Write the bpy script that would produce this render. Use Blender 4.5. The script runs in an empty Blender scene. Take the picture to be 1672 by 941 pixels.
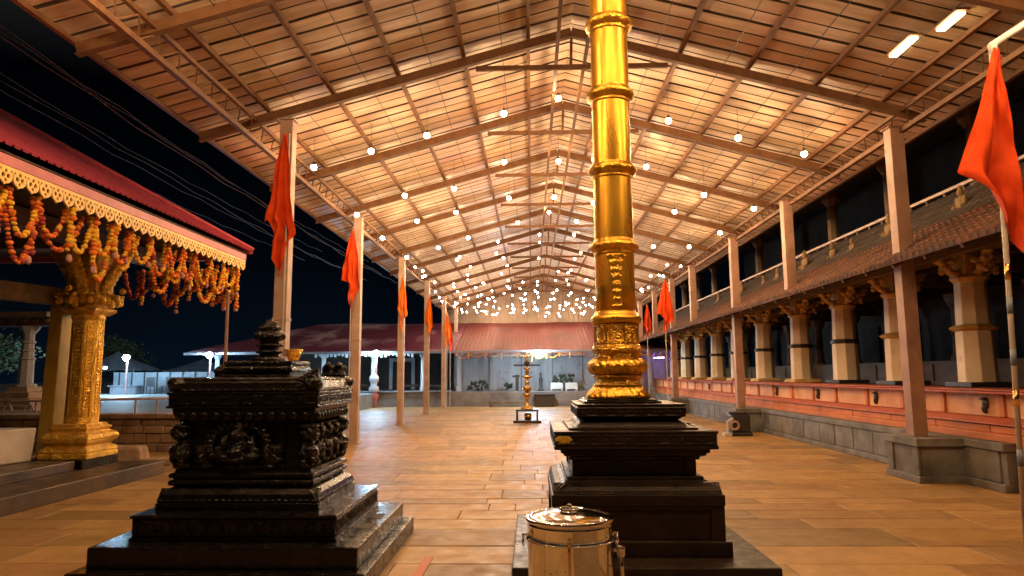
import bpy, bmesh, math, random
from mathutils import Vector, Matrix, noise as mnoise
S = bpy.context.scene
C = S.collection
rnd = random.Random(7)
R = math.radians

# ------------------------------------------------------------------ camera
F_PX, W_PX = 1115.0, 1672.0
Yc = Vector((32, -141.5, -F_PX)).normalized()           # hall axis seen from the camera
Zc = Vector((-0.010, 1, 0)); Zc = (Zc - Yc * Zc.dot(Yc)).normalized()
Xc = Yc.cross(Zc)
cam = bpy.data.cameras.new('camera'); cam.sensor_width = 36; cam.lens = F_PX / W_PX * 36
cam.clip_end = 900; cam.clip_start = .05
co = bpy.data.objects.new('camera', cam); C.objects.link(co)
M = Matrix((Xc, Yc, Zc)).to_4x4(); M.translation = (0, 0, 1.5)
co.matrix_world = M; S.camera = co
# ------------------------------------------------------------------ world, moon, exposure
w = bpy.data.worlds.new('World'); S.world = w; w.use_nodes = True
nt = w.node_tree; bg = nt.nodes['Background']
sky = nt.nodes.new('ShaderNodeTexSky'); sky.sky_type = 'NISHITA'; sky.sun_disc = False
sky.sun_elevation = R(-4.0); sky.sun_rotation = R(-70); sky.air_density = 1.3; sky.dust_density = .3; sky.ozone_density = 3
bg.inputs[1].default_value = 0.03
wt = nt.nodes.new('ShaderNodeTexCoord'); ws = nt.nodes.new('ShaderNodeSeparateXYZ'); nt.links.new(wt.outputs['Generated'], ws.inputs[0])
wr = nt.nodes.new('ShaderNodeValToRGB'); nt.links.new(ws.outputs['Z'], wr.inputs[0])      # town glow low on the night sky
for p_, c_ in ((0.0, (.013, .058, .12)), (.06, (.008, .034, .072)), (.16, (.0035, .011, .025)), (.36, (.0008, .0013, .0024))):
    e_ = wr.color_ramp.elements[0] if p_ == 0 else (wr.color_ramp.elements[1] if p_ == .5 else wr.color_ramp.elements.new(p_))
    e_.position = p_; e_.color = (*c_, 1)
wn = nt.nodes.new('ShaderNodeTexNoise'); wn.inputs['Scale'].default_value = 3; wn.inputs['Detail'].default_value = 6; nt.links.new(wt.outputs['Generated'], wn.inputs[0])
wv_ = nt.nodes.new('ShaderNodeMapRange'); wv_.inputs['From Min'].default_value = .35; wv_.inputs['From Max'].default_value = .7; wv_.inputs['To Min'].default_value = .65; wv_.inputs['To Max'].default_value = 1.3; nt.links.new(wn.outputs[0], wv_.inputs[0])
wm = nt.nodes.new('ShaderNodeMix'); wm.data_type = 'RGBA'; wm.blend_type = 'MULTIPLY'; wm.inputs['Factor'].default_value = 1
nt.links.new(wr.outputs[0], wm.inputs['A']); nt.links.new(wv_.outputs[0], wm.inputs['B'])
wa = nt.nodes.new('ShaderNodeMix'); wa.data_type = 'RGBA'; wa.blend_type = 'ADD'; wa.inputs['Factor'].default_value = .12
nt.links.new(wm.outputs['Result'], wa.inputs['A']); nt.links.new(sky.outputs[0], wa.inputs['B']); nt.links.new(wa.outputs['Result'], bg.inputs[0])
sl = bpy.data.lights.new('moon', 'SUN'); sl.energy = .004; sl.angle = R(.5); sl.color = (.7, .82, 1)
so = bpy.data.objects.new('moon', sl); C.objects.link(so); so.rotation_euler = (R(50), 0, R(-60))
S.view_settings.view_transform = 'Standard'; S.view_settings.look = 'None'
S.view_settings.exposure = 1.48; S.view_settings.gamma = 1
S.cycles.use_denoising = True; S.cycles.use_light_tree = True
S.cycles.max_bounces = 7; S.cycles.diffuse_bounces = 3; S.cycles.glossy_bounces = 3
S.cycles.sample_clamp_indirect = 6; S.cycles.sample_clamp_direct = 0
S.cycles.caustics_reflective = False; S.cycles.caustics_refractive = False

# ------------------------------------------------------------------ materials
def mat(name, c1, c2=None, sc=4, rough=.6, metal=0, bump=0, bsc=30, dist=.01, rvar=0, lo=.35, hi=.65, emit=0, kind='noise', stretch=None, spec=.5, carve=0, csc=25, attr=None, c3=None, sc3=.5, lo3=.5, hi3=.66):
    m = bpy.data.materials.new(name); m.use_nodes = True
    n, L = m.node_tree.nodes, m.node_tree.links
    b = n['Principled BSDF']
    b.inputs['Base Color'].default_value = (*c1, 1); b.inputs['Roughness'].default_value = rough
    b.inputs['Metallic'].default_value = metal; b.inputs['Specular IOR Level'].default_value = spec
    tc = n.new('ShaderNodeTexCoord'); vec = tc.outputs['Object']
    if stretch:
        mp = n.new('ShaderNodeMapping'); mp.inputs['Scale'].default_value = stretch
        L.new(vec, mp.inputs['Vector']); vec2 = mp.outputs[0]
    else: vec2 = vec
    fac = None
    if c2 is not None or rvar:
        t = n.new('ShaderNodeTexNoise'); t.inputs['Scale'].default_value = sc; t.inputs['Detail'].default_value = 7; t.inputs['Roughness'].default_value = .62
        L.new(vec2, t.inputs['Vector'])
        mr = n.new('ShaderNodeMapRange'); mr.inputs['From Min'].default_value = lo; mr.inputs['From Max'].default_value = hi
        L.new(t.outputs['Fac'], mr.inputs['Value']); fac = mr.outputs[0]
    col = None
    if c2 is not None:
        mx = n.new('ShaderNodeMix'); mx.data_type = 'RGBA'
        mx.inputs['A'].default_value = (*c1, 1); mx.inputs['B'].default_value = (*c2, 1)
        L.new(fac, mx.inputs['Factor']); col = mx.outputs['Result']
    if c3 is not None:
        t3 = n.new('ShaderNodeTexNoise'); t3.inputs['Scale'].default_value = sc3; t3.inputs['Detail'].default_value = 8; t3.inputs['Roughness'].default_value = .66
        L.new(vec, t3.inputs['Vector']); m3 = n.new('ShaderNodeMapRange'); m3.inputs['From Min'].default_value = lo3; m3.inputs['From Max'].default_value = hi3
        L.new(t3.outputs['Fac'], m3.inputs['Value']); x3 = n.new('ShaderNodeMix'); x3.data_type = 'RGBA'; x3.inputs['B'].default_value = (*c3, 1)
        L.new(m3.outputs[0], x3.inputs['Factor']); L.new(col, x3.inputs['A']); col = x3.outputs['Result']
    if attr:
        a = n.new('ShaderNodeAttribute'); a.attribute_name = attr
        mm = n.new('ShaderNodeMix'); mm.data_type = 'RGBA'; mm.blend_type = 'MULTIPLY'; mm.inputs['Factor'].default_value = 1
        L.new(col, mm.inputs['A']); L.new(a.outputs['Color'], mm.inputs['B']); col = mm.outputs['Result']
    if col is not None:
        L.new(col, b.inputs['Base Color'])
    if rvar:
        t2 = n.new('ShaderNodeTexNoise'); t2.inputs['Scale'].default_value = sc * 2.3; t2.inputs['Detail'].default_value = 5
        L.new(vec2, t2.inputs['Vector'])
        r2 = n.new('ShaderNodeMapRange'); r2.inputs['From Min'].default_value = .3; r2.inputs['From Max'].default_value = .7
        r2.inputs['To Min'].default_value = max(.03, rough - rvar); r2.inputs['To Max'].default_value = min(1, rough + rvar)
        L.new(t2.outputs['Fac'], r2.inputs['Value']); L.new(r2.outputs[0], b.inputs['Roughness'])
    nor = None
    if bump:
        t = n.new('ShaderNodeTexNoise'); t.inputs['Scale'].default_value = bsc; t.inputs['Detail'].default_value = 6
        L.new(vec2, t.inputs['Vector'])
        bp = n.new('ShaderNodeBump'); bp.inputs['Strength'].default_value = bump; bp.inputs['Distance'].default_value = dist
        L.new(t.outputs['Fac'], bp.inputs['Height']); nor = bp.outputs[0]
    if carve:                                             # chased / chiselled ornament
        nz = n.new('ShaderNodeTexNoise'); nz.inputs['Scale'].default_value = csc * .35; nz.inputs['Detail'].default_value = 2
        L.new(vec, nz.inputs['Vector'])
        mv = n.new('ShaderNodeMix'); mv.data_type = 'RGBA'; mv.inputs['Factor'].default_value = .12
        L.new(vec, mv.inputs['A']); L.new(nz.outputs['Color'], mv.inputs['B'])
        v = n.new('ShaderNodeTexVoronoi'); v.feature = 'SMOOTH_F1'; v.inputs['Scale'].default_value = csc; v.inputs['Smoothness'].default_value = .4
        L.new(mv.outputs['Result'], v.inputs['Vector'])
        wv = n.new('ShaderNodeMath'); wv.operation = 'SINE'
        ml = n.new('ShaderNodeMath'); ml.operation = 'MULTIPLY'; ml.inputs[1].default_value = 13
        L.new(v.outputs['Distance'], ml.inputs[0]); L.new(ml.outputs[0], wv.inputs[0])
        bp2 = n.new('ShaderNodeBump'); bp2.inputs['Strength'].default_value = carve; bp2.inputs['Distance'].default_value = .008
        L.new(wv.outputs[0], bp2.inputs['Height'])
        if nor: L.new(nor, bp2.inputs['Normal'])
        nor = bp2.outputs[0]
    if nor: L.new(nor, b.inputs['Normal'])
    if emit:
        b.inputs['Emission Color'].default_value = (*c1, 1); b.inputs['Emission Strength'].default_value = emit
    return m
def lamp_mat(name, c, s):
    m = bpy.data.materials.new(name); m.use_nodes = True; n = m.node_tree.nodes; n.clear()
    e = n.new('ShaderNodeEmission'); e.inputs[0].default_value = (*c, 1); e.inputs[1].default_value = s
    o = n.new('ShaderNodeOutputMaterial'); m.node_tree.links.new(e.outputs[0], o.inputs[0]); return m

K = {}
K['paving'] = mat('paving_sandstone', (.42, .25, .092), (.31, .178, .064), 2.4, .55, bump=.5, bsc=18, dist=.008, rvar=.15, spec=.42, attr='shade', lo=.3, hi=.7, c3=(.19, .105, .042), sc3=.75, lo3=.52, hi3=.76)
K['grout'] = mat('paving_joint', (.10, .06, .03), (.15, .09, .045), 6, .9)
K['ground'] = mat('courtyard_stone', (.30, .26, .22), (.22, .19, .16), 1.2, .6, bump=.3, bsc=12)
K['redline'] = mat('painted_red_line', (.50, .12, .05), (.38, .12, .06), 9, .6, bump=.2)
K['sheet'] = mat('roof_sheet', (.62, .46, .31), (.38, .255, .15), 1.7, .5, bump=.3, bsc=7, dist=.02, rvar=.1, stretch=(.45, 3.2, 1), spec=.35, c3=(.56, .27, .16), sc3=.33, lo3=.5, hi3=.7)
K['groove_shade'] = mat('roof_groove_shade', (.10, .055, .03), (.05, .03, .018), 4, .8)  # dark colour painted on the rib grooves in place of their shade
K['gablesheet'] = mat('gable_sheet', (.27, .19, .135), (.18, .125, .085), 1.5, .5, bump=.1, bsc=8)
K['steel'] = mat('brown_painted_steel', (.17, .08, .034), (.11, .05, .022), 5, .7, bump=.1, spec=.2)
K['truss'] = mat('ochre_truss_steel', (.20, .095, .04), (.13, .06, .028), 6, .65, spec=.25)
K['post'] = mat('pale_painted_post', (.48, .34, .26), (.32, .19, .13), 2.2, .55, bump=.15, bsc=40, lo=.42, hi=.72, c3=(.18, .095, .06), sc3=1.6, lo3=.58, hi3=.74)
K['wire'] = mat('black_wire', (.02, .018, .016), rough=.5)
K['overwire'] = mat('overhead_wire', (.22, .18, .15), rough=.6)
K['bulb'] = lamp_mat('glowing_bulb', (1, .64, .33), 290)
K['farbulb'] = lamp_mat('far_glowing_bulb', (1, .69, .42), 150)
K['led'] = lamp_mat('white_led', (.50, .78, 1), 300)
K['black'] = mat('oiled_black_stone', (.0035, .0030, .0028), (.009, .0065, .005), 5, .24, bump=.3, bsc=55, dist=.004, rvar=.1, spec=.28)
K['blackc'] = mat('carved_black_stone', (.003, .0027, .0027), (.007, .0055, .0045), 6, .20, bump=.3, bsc=70, dist=.004, rvar=.08, spec=.42, carve=.5, csc=24)
K['brownstone'] = mat('dark_brown_stone', (.012, .008, .006), (.028, .017, .011), 4, .40, bump=.5, bsc=48, dist=.006, rvar=.14, spec=.3)
K['brownc'] = mat('carved_brown_stone', (.032, .022, .015), (.055, .036, .024), 4, .4, bump=.3, bsc=60, dist=.005, carve=.7, csc=26)
K['turmeric'] = mat('turmeric_smear', (.75, .50, .03), (.45, .30, .03), 30, .8)
K['gold'] = mat('gilded_sheet', (.88, .50, .055), (.58, .30, .03), 2.2, .30, metal=.82, bump=.08, bsc=7, dist=.012, rvar=.08, stretch=(1.5, 1.5, .22))
K['goldc'] = mat('chased_gilding', (.92, .53, .07), (.50, .26, .03), 8, .27, metal=.9, bump=.15, bsc=60, dist=.004, carve=.7, csc=30)
K['goldl'] = mat('fluted_gilding', (.92, .53, .07), (.55, .29, .03), 6, .28, metal=.9, bump=.2, bsc=40, dist=.004, carve=.25, csc=22)
K['goldp'] = mat('gold_pavilion', (1.0, .62, .09), (.62, .33, .045), 6, .28, metal=.8, bump=.22, bsc=40, dist=.005, carve=.7, csc=34)
K['goldflat'] = mat('gold_paint', (.62, .36, .045), (.46, .25, .035), 3, .4, metal=.5, bump=.2)
K['brass'] = mat('brass', (.86, .55, .20), (.55, .32, .10), 10, .25, metal=1)
K['steelcan'] = mat('stainless_steel', (.74, .76, .78), (.62, .63, .65), 8, .10, metal=1, bump=.02, bsc=8, dist=.02, rvar=.04)
K['speck'] = mat('dark_speck', (.03, .02, .015), rough=.7)
K['flag'] = mat('saffron_cloth', (.68, .068, .005), (.56, .045, .004), 5, .8, bump=.25, bsc=220, dist=.002, spec=.2)
K['flagy'] = mat('amber_cloth', (.80, .19, .006), (.70, .13, .005), 5, .8, bump=.25, bsc=220, dist=.002, spec=.2)
K['postr'] = mat('brown_pink_post', (.37, .205, .135), (.22, .115, .07), 2.2, .55, bump=.15, bsc=40, lo=.42, hi=.72, c3=(.12, .06, .04), sc3=1.7, lo3=.58, hi3=.75)
K['pole'] = mat('pale_flagpole', (.55, .47, .40), (.40, .33, .27), 6, .45)
K['polered'] = mat('dull_pink_pole', (.35, .20, .18), (.25, .13, .11), 6, .45)
K['poleband'] = mat('blue_grey_band', (.16, .20, .26), rough=.5)
K['cloth'] = mat('white_cloth', (.70, .66, .60), (.5, .46, .42), 9, .8, bump=.4, bsc=30)
K['plinth'] = mat('grey_granite', (.23, .22, .20), (.085, .08, .075), 1.9, .62, bump=.7, bsc=20, dist=.012, c3=(.05, .045, .04), sc3=1.2, lo3=.52, hi3=.72)
K['coral'] = mat('coral_limewash', (.64, .21, .055), (.46, .13, .035), 2.4, .65, bump=.2, bsc=20, c3=(.25, .08, .03), sc3=1.1, lo3=.58, hi3=.78)
K['coralp'] = mat('pale_coral_panel', (.76, .42, .22), (.60, .27, .11), 1.6, .65, bump=.25, bsc=14, c3=(.36, .15, .07), sc3=1.3, lo3=.56, hi3=.75)
K['redrail'] = mat('red_oxide_rail', (.44, .085, .025), (.30, .055, .02), 4, .55)
K['cream'] = mat('cream_pillar', (.90, .79, .58), (.74, .58, .35), 1.5, .6, bump=.3, bsc=18, dist=.008, c3=(.45, .30, .14), sc3=1.6, lo3=.6, hi3=.8)
K['stucco'] = mat('weathered_stucco', (.30, .18, .07), (.17, .10, .04), 8, .8)
K['capital'] = mat('ochre_capital', (.76, .52, .20), (.50, .30, .09), 5, .6, bump=.4, bsc=40)
K['darkband'] = mat('dark_metal_band', (.07, .055, .045), rough=.4, metal=.5)
K['ochreband'] = mat('ochre_band', (.58, .36, .09), (.42, .26, .07), 6, .5)
K['beam'] = mat('old_timber', (.20, .12, .05), (.10, .06, .028), 3, .65, bump=.4, bsc=14, stretch=(1, .2, 1))
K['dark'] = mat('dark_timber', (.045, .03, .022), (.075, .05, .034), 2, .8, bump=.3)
K['tile'] = mat('clay_tile', (.15, .046, .011), (.035, .018, .011), 3.5, .75, bump=.5, bsc=30)
K['tiledk'] = mat('dark_tile', (.060, .034, .019), (.022, .015, .011), 3, .85, bump=.7, bsc=14, dist=.03)  # darker brown than the awning tile
K['redroof'] = mat('magenta_red_roof', (.42, .055, .085), (.30, .04, .06), 4, .42, bump=.1)
K['redroof2'] = mat('weathered_red_roof', (.15, .022, .024), (.11, .018, .02), 1.3, .6, bump=.12, bsc=6, c3=(.07, .014, .018), sc3=.5)
K['patchroof'] = mat('faded_red_roof', (.13, .022, .05), (.36, .25, .32), .55, .5, bump=.6, bsc=1.6, dist=.12, lo=.50, hi=.62, stretch=(.8, .5, .5))
K['pink'] = mat('pink_fascia', (.50, .13, .15), (.38, .09, .11), 3, .5)
K['fringe'] = mat('yellow_fretwork', (.80, .52, .13), (.66, .40, .09), 5, .5)
K['mar_o'] = mat('marigold_orange', (.80, .22, .015), (.60, .11, .01), 40, .8, bump=.6, bsc=160)
K['mar_y'] = mat('marigold_yellow', (.85, .50, .03), (.68, .34, .02), 40, .8, bump=.6, bsc=160)
K['mar_r'] = mat('marigold_red', (.36, .04, .02), (.22, .02, .015), 40, .8, bump=.6, bsc=160)
K['mar_w'] = mat('tassel_pink_white', (.50, .28, .25), (.4, .16, .16), 40, .8)
K['greenleaf'] = mat('dry_leaf', (.30, .26, .06), (.16, .15, .03), 20, .8)
K['step'] = mat('dark_step_stone', (.040, .028, .021), (.11, .068, .042), 2.0, .42, bump=.5, bsc=22, rvar=.14)
K['whitewash'] = mat('whitewash', (.60, .54, .50), (.45, .39, .35), 2, .7, bump=.3)
K['rubble'] = mat('rubble_stone', (.42, .27, .165), (.22, .135, .08), 3, .8, bump=.8, bsc=16, dist=.02)
K['rail'] = mat('rail_paint', (.50, .36, .28), (.36, .22, .16), 6, .5)
K['greywall'] = mat('stained_grey_wall', (.40, .39, .39), (.20, .19, .185), .9, .7, bump=.2, stretch=(1.4, 1, .3), c3=(.10, .09, .085), sc3=1.3, lo3=.54, hi3=.72)
K['terr'] = mat('grey_ledge', (.20, .17, .15), (.11, .09, .08), 2, .7, bump=.4)
K['paleconc'] = mat('pale_concrete', (.24, .26, .28), (.15, .16, .17), 1.2, .6)
K['bluewhite'] = mat('white_paint', (.60, .62, .64), (.45, .47, .5), 2, .6)
K['stallwall'] = mat('dull_stall_wall', (.26, .29, .32), (.17, .19, .21), 1.4, .7)
K['fasciaw'] = mat('grey_fascia', (.20, .20, .22), (.13, .13, .15), 2, .6)
K['canvas'] = mat('grey_canvas', (.13, .15, .18), (.08, .10, .12), 1.5, .85, bump=.3, bsc=6)
K['leafdark'] = mat('tree_leaf', (.045, .07, .03), (.08, .10, .045), 3, .7)
K['bark'] = mat('bark', (.10, .07, .05), (.06, .04, .03), 8, .9)
K['plastic'] = mat('white_plastic', (.70, .68, .64), rough=.4)
K['blackbox'] = mat('black_paint', (.02, .018, .017), (.04, .03, .03), 5, .45)
K['pot'] = mat('dark_leaf_mass', (.03, .035, .02), (.06, .06, .035), 9, .7)

# ------------------------------------------------------------------ object helpers
def tag(o, label=None, cat=None, group=None, kind=None):
    if label: o['label'] = label
    if cat: o['category'] = cat
    if group: o['group'] = group
    if kind: o['kind'] = kind
    return o
def thing(name, label, cat, loc=(0, 0, 0), group=None):
    o = bpy.data.objects.new(name, None); C.objects.link(o); o.location = loc; o.empty_display_size = .2
    return tag(o, label, cat, group)
def wloc(o):
    v = Vector((0, 0, 0))
    while o is not None: v += o.location; o = o.parent
    return v
def copy_tree(o, parent=None):
    c = o.copy(); C.objects.link(c); c.parent = parent
    for ch in list(o.children): copy_tree(ch, c)
    return c
class MB:
    def __init__(s): s.bm = bmesh.new(); s.mi = 0
    def face(s, vs):
        try:
            f = s.bm.faces.new(vs); f.material_index = s.mi; return f
        except ValueError: return None
    def hexa(s, p):                                       # 8 points: bottom 4 ccw, top 4 ccw
        v = [s.bm.verts.new(q) for q in p]
        for i in ((3, 2, 1, 0), (4, 5, 6, 7), (0, 1, 5, 4), (1, 2, 6, 5), (2, 3, 7, 6), (3, 0, 4, 7)): s.face([v[k] for k in i])
        return s
    def box(s, x0, x1, y0, y1, z0, z1):
        return s.hexa([(x0, y0, z0), (x1, y0, z0), (x1, y1, z0), (x0, y1, z0), (x0, y0, z1), (x1, y0, z1), (x1, y1, z1), (x0, y1, z1)])
    def bar(s, a, b, w, h, up=(0, 0, 1)):                 # rectangular bar along a-b
        a, b = Vector(a), Vector(b); d = (b - a).normalized(); u = Vector(up)
        if abs(d.dot(u)) > .98: u = Vector((1, 0, 0))
        sd = d.cross(u).normalized(); u = sd.cross(d)
        q = lambda p, i, j: p + sd * (i * w / 2) + u * (j * h / 2)
        return s.hexa([q(a, -1, -1), q(a, 1, -1), q(b, 1, -1), q(b, -1, -1), q(a, -1, 1), q(a, 1, 1), q(b, 1, 1), q(b, -1, 1)])
    def tube(s, pts, r, n=8, cap=True):
        pts = [Vector(p) for p in pts]; rings = []
        rr = r if isinstance(r, (list, tuple)) else [r] * len(pts)
        u = None
        for i, p in enumerate(pts):
            d = (pts[min(i + 1, len(pts) - 1)] - pts[max(i - 1, 0)]).normalized()
            if u is None: u = d.orthogonal().normalized()
            u = (u - d * u.dot(d)).normalized(); v = d.cross(u)
            rings.append([s.bm.verts.new(p + (u * math.cos(2 * math.pi * k / n) + v * math.sin(2 * math.pi * k / n)) * rr[i]) for k in range(n)])
        for a, b in zip(rings, rings[1:]):
            for k in range(n): s.face([a[k], a[(k + 1) % n], b[(k + 1) % n], b[k]])
        if cap: s.face(rings[0][::-1]); s.face(rings[-1])
        return s
    def lathe(s, prof, c=(0, 0), n=32, lob=0, lamp=0, rot=0, cap=True, twist=0):   # prof: (radius, z)
        rings = []
        for r, z in prof:
            rg = []
            for k in range(n):
                a = 2 * math.pi * k / n + rot
                q = r * (1 + (lamp * math.cos(lob * (a + twist * (z - prof[0][1]))) if lob else 0))
                rg.append(s.bm.verts.new((c[0] + q * math.cos(a), c[1] + q * math.sin(a), z)))
            rings.append(rg)
        for a, b in zip(rings, rings[1:]):
            for k in range(n): s.face([a[k], a[(k + 1) % n], b[(k + 1) % n], b[k]])
        if cap: s.face(rings[0][::-1]); s.face(rings[-1])
        return s
    def square(s, prof, c, ry=1.0, notch=0):              # stacked square mouldings: (half width, z)
        rings = []
        for h, z in prof:
            rings.append([s.bm.verts.new((c[0] + i * h, c[1] + j * h * ry, z)) for i, j in ((-1, -1), (1, -1), (1, 1), (-1, 1))])
        for a, b in zip(rings, rings[1:]):
            for k in range(4): s.face([a[k], a[(k + 1) % 4], b[(k + 1) % 4], b[k]])
        s.face(rings[0][::-1]); s.face(rings[-1]); return s
    def ell(s, c, r, rot=(0, 0, 0), sub=2):
        from mathutils import Euler
        m = Matrix.Translation(c) @ Euler(rot).to_matrix().to_4x4() @ Matrix.Diagonal((*((r,) * 3 if isinstance(r, (int, float)) else r), 1))
        res = bmesh.ops.create_icosphere(s.bm, subdivisions=sub, radius=1, matrix=m)
        if s.mi:
            for v in res['verts']:
                for f in v.link_faces: f.material_index = s.mi
        return s
    def grid(s, nu, nv, fn):
        g = [[s.bm.verts.new(fn(i / nu, j / nv)) for i in range(nu + 1)] for j in range(nv + 1)]
        for j in range(nv):
            for i in range(nu): s.face([g[j][i], g[j][i + 1], g[j + 1][i + 1], g[j + 1][i]])
        return s
    def build(s, name, m, parent=None, smooth=False, fix=True, bevel=0, remesh=0, autosm=None, sub=0):
        if fix: bmesh.ops.recalc_face_normals(s.bm, faces=s.bm.faces)
        off = wloc(parent) if parent is not None else Vector((0, 0, 0))
        if off.length: bmesh.ops.translate(s.bm, verts=s.bm.verts, vec=-off)
        me = bpy.data.meshes.new(name); s.bm.to_mesh(me); s.bm.free()
        for q in (m if isinstance(m, (list, tuple)) else [m]): me.materials.append(q)
        if smooth: me.polygons.foreach_set('use_smooth', [True] * len(me.polygons))
        o = bpy.data.objects.new(name, me); C.objects.link(o); o.parent = parent
        if autosm is not None:
            me.polygons.foreach_set('use_smooth', [True] * len(me.polygons))
            es = [False] * len(me.edges); b2 = bmesh.new(); b2.from_mesh(me)
            for e in b2.edges:
                es[e.index] = len(e.link_faces) == 2 and e.calc_face_angle(0) > R(autosm)
            b2.free()
            at = me.attributes.new('sharp_edge', 'BOOLEAN', 'EDGE'); at.data.foreach_set('value', es)
        if bevel:
            b = o.modifiers.new('edge', 'BEVEL'); b.width = bevel; b.segments = 2; b.limit_method = 'ANGLE'; b.angle_limit = R(35)
        if remesh:
            r_ = o.modifiers.new('carve', 'REMESH'); r_.mode = 'VOXEL'; r_.voxel_size = remesh; r_.use_smooth_shade = True
            sm = o.modifiers.new('soft', 'SMOOTH'); sm.factor = .5; sm.iterations = 1
        return o
def structure(o): return tag(o, kind='structure')

# ------------------------------------------------------------------ the ground
g = MB(); g.box(-140, 140, -30, 260, -.5, -.03); structure(g.build('ground', K['ground']))
def slabs():
    mb = MB(); cl = mb.bm.loops.layers.color.new('shade')
    y = 1.5; 
    while y < 34:
        d = rnd.uniform(.32, .68) if y < 14 else rnd.uniform(.5, .8)
        x = -6.2 + rnd.uniform(-.5, 0)
        if y > 12: x -= 4
        xr = 6.6
        while x < xr:
            wd = (rnd.uniform(.45, 1.1) * (1 if rnd.random() > .15 else .5)) if -1.2 < x < 1.4 else rnd.uniform(.8, 2.0)
            gx, gy = .004, .006
            z = rnd.uniform(-.002, .001); tx, ty = rnd.uniform(-.0014, .0014), rnd.uniform(-.0014, .0014)
            c = rnd.uniform(.76, 1.14) if -1.6 < x < 1.6 else rnd.uniform(.80, 1.12); tint = (c * rnd.uniform(.97, 1.04), c, c * rnd.uniform(.94, 1.04), 1)
            q = [(x + gx, y + gy), (x + wd - gx, y + gy), (x + wd - gx, y + d - gy), (x + gx, y + d - gy)]
            qi = [(x + gx + .004, y + gy + .004), (x + wd - gx - .004, y + gy + .004), (x + wd - gx - .004, y + d - gy - .004), (x + gx + .004, y + d - gy - .004)]
            zz = [z - tx - ty, z + tx - ty, z + tx + ty, z - tx + ty]
            if y > 16: zz = [z] * 4
            lo = [mb.bm.verts.new((a, b, -.018)) for a, b in q]
            mi = [mb.bm.verts.new((a, b, k - .004)) for (a, b), k in zip(q, zz)]
            up = [mb.bm.verts.new((a, b, k)) for (a, b), k in zip(qi, zz)]
            fs = [mb.face(up)]
            for k in range(4):
                fs.append(mb.face([lo[k], lo[(k + 1) % 4], mi[(k + 1) % 4], mi[k]])); fs.append(mb.face([mi[k], mi[(k + 1) % 4], up[(k + 1) % 4], up[k]]))
            for f in fs:
                for l in f.loops: l[cl] = tint
            x += wd
        y += d
    return mb
structure(slabs().build('paving', K['paving'], fix=False))
g = MB(); g.box(-11.5, 7.5, 1, 34.5, -.05, -.012); structure(g.build('paving_bed', K['grout']))
g = MB(); g.hexa([(-.98, 3, .001), (-.87, 3, .001), (-.83, 5.9, .001), (-.90, 5.9, .001), (-.98, 3, .006), (-.87, 3, .006), (-.83, 5.9, .006), (-.90, 5.9, .006)])
structure(g.build('painted_line', K['redline']))
# raised pale court to the left, beyond the rubble wall
g = MB(); g.box(-60, -6.4, 14.35, 24, -.02, .70); structure(g.build('terrace', K['paleconc']))
g = MB(); g.box(-60, -7.5, 24.01, 60, -.02, .66); structure(g.build('upper_court', K['paleconc']))

# ------------------------------------------------------------------ the shed roof over the hall
RX, RZ, SL = .65, 6.78, .276
XL, XR, EL, ER = -4.2, 5.55, -5.02, 6.16
Y0, Y1 = -7.0, 39.8
zs = lambda x: RZ - SL * abs(x - RX)
shed = thing('shed_roof', 'long open shed with ribbed metal gable roof on pale steel posts', 'shed roof', (RX, 16, 0))
def sheet(xa, xb, nx):
    mb = MB(); P = .285; rows = []
    y = Y0; n = int((Y1 - Y0) / P); xs = [xa + (xb - xa) * i / nx for i in range(nx + 1)]
    for k in range(n):
        for dy, dz in ((0, 0), (.240, 0), (.245, .085), (.277, .085)):
            yy = y + k * P + dy + .012 * math.sin(k * 2.3)
            rows.append([mb.bm.verts.new((x, yy, zs(x) + dz + (.010 * mnoise.noise((x * 1.3, yy * 2.1, 0)) + .006 * mnoise.noise((x * 5, yy * .7, 4)) if dz == 0 else 0))) for x in xs])
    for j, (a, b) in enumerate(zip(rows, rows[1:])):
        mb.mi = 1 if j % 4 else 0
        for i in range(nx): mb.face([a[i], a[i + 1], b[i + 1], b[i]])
    return mb
sheet(EL, RX, 22).build('roof_sheet', [K['sheet'], K['groove_shade']], shed, fix=False)
sheet(RX, ER, 22).build('roof_sheet', [K['sheet'], K['groove_shade']], shed, fix=False)
RAF = [7 + 2.8 * k for k in range(-4, 12)]
for y in RAF:
    for xe in (EL + .05, ER - .35):
        mb = MB(); z = lambda x: zs(x) - .137
        mb.bar((RX, y, z(RX)), (xe, y, z(xe)), .055, .13)
        s1 = 1 if xe > RX else -1                          # lower flange
        mb.bar((RX + s1 * .002, y, z(RX) - .072), (xe, y, z(xe) - .072), .09, .012)
        mb.build('rafter', K['steel'], shed)
    mb = MB(); mb.bar((RX - 1.45, y + .07, 6.12), (RX + 1.45, y + .07, 6.12), .05, .07)
    mb.bar((RX - .01, y + .08, 6.12), (RX + .01, y + .08, 6.62), .04, .04)
    mb.build('collar_tie', K['steel'], shed)
for x in (-3.92, -2.95, -1.97, -.98, 0.0, 1.3, 2.28, 3.27, 4.25, 5.22):
    mb = MB(); z = zs(x) - .036
    mb.bar((x, Y0, z), (x, Y1, z), .055, .062); mb.build('purlin', K['truss'], shed)
for x in (RX - .22, RX + .22):
    mb = MB(); mb.bar((x, Y0, 6.32), (x, Y1, 6.32), .05, .06); mb.build('ridge_beam', K['steel'], shed)
for xe in (EL, ER):
    mb = MB(); mb.bar((xe, Y0, zs(xe) - .03), (xe, Y1, zs(xe) - .03), .06, .055); mb.build('eave_strip', K['truss'], shed)
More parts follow.
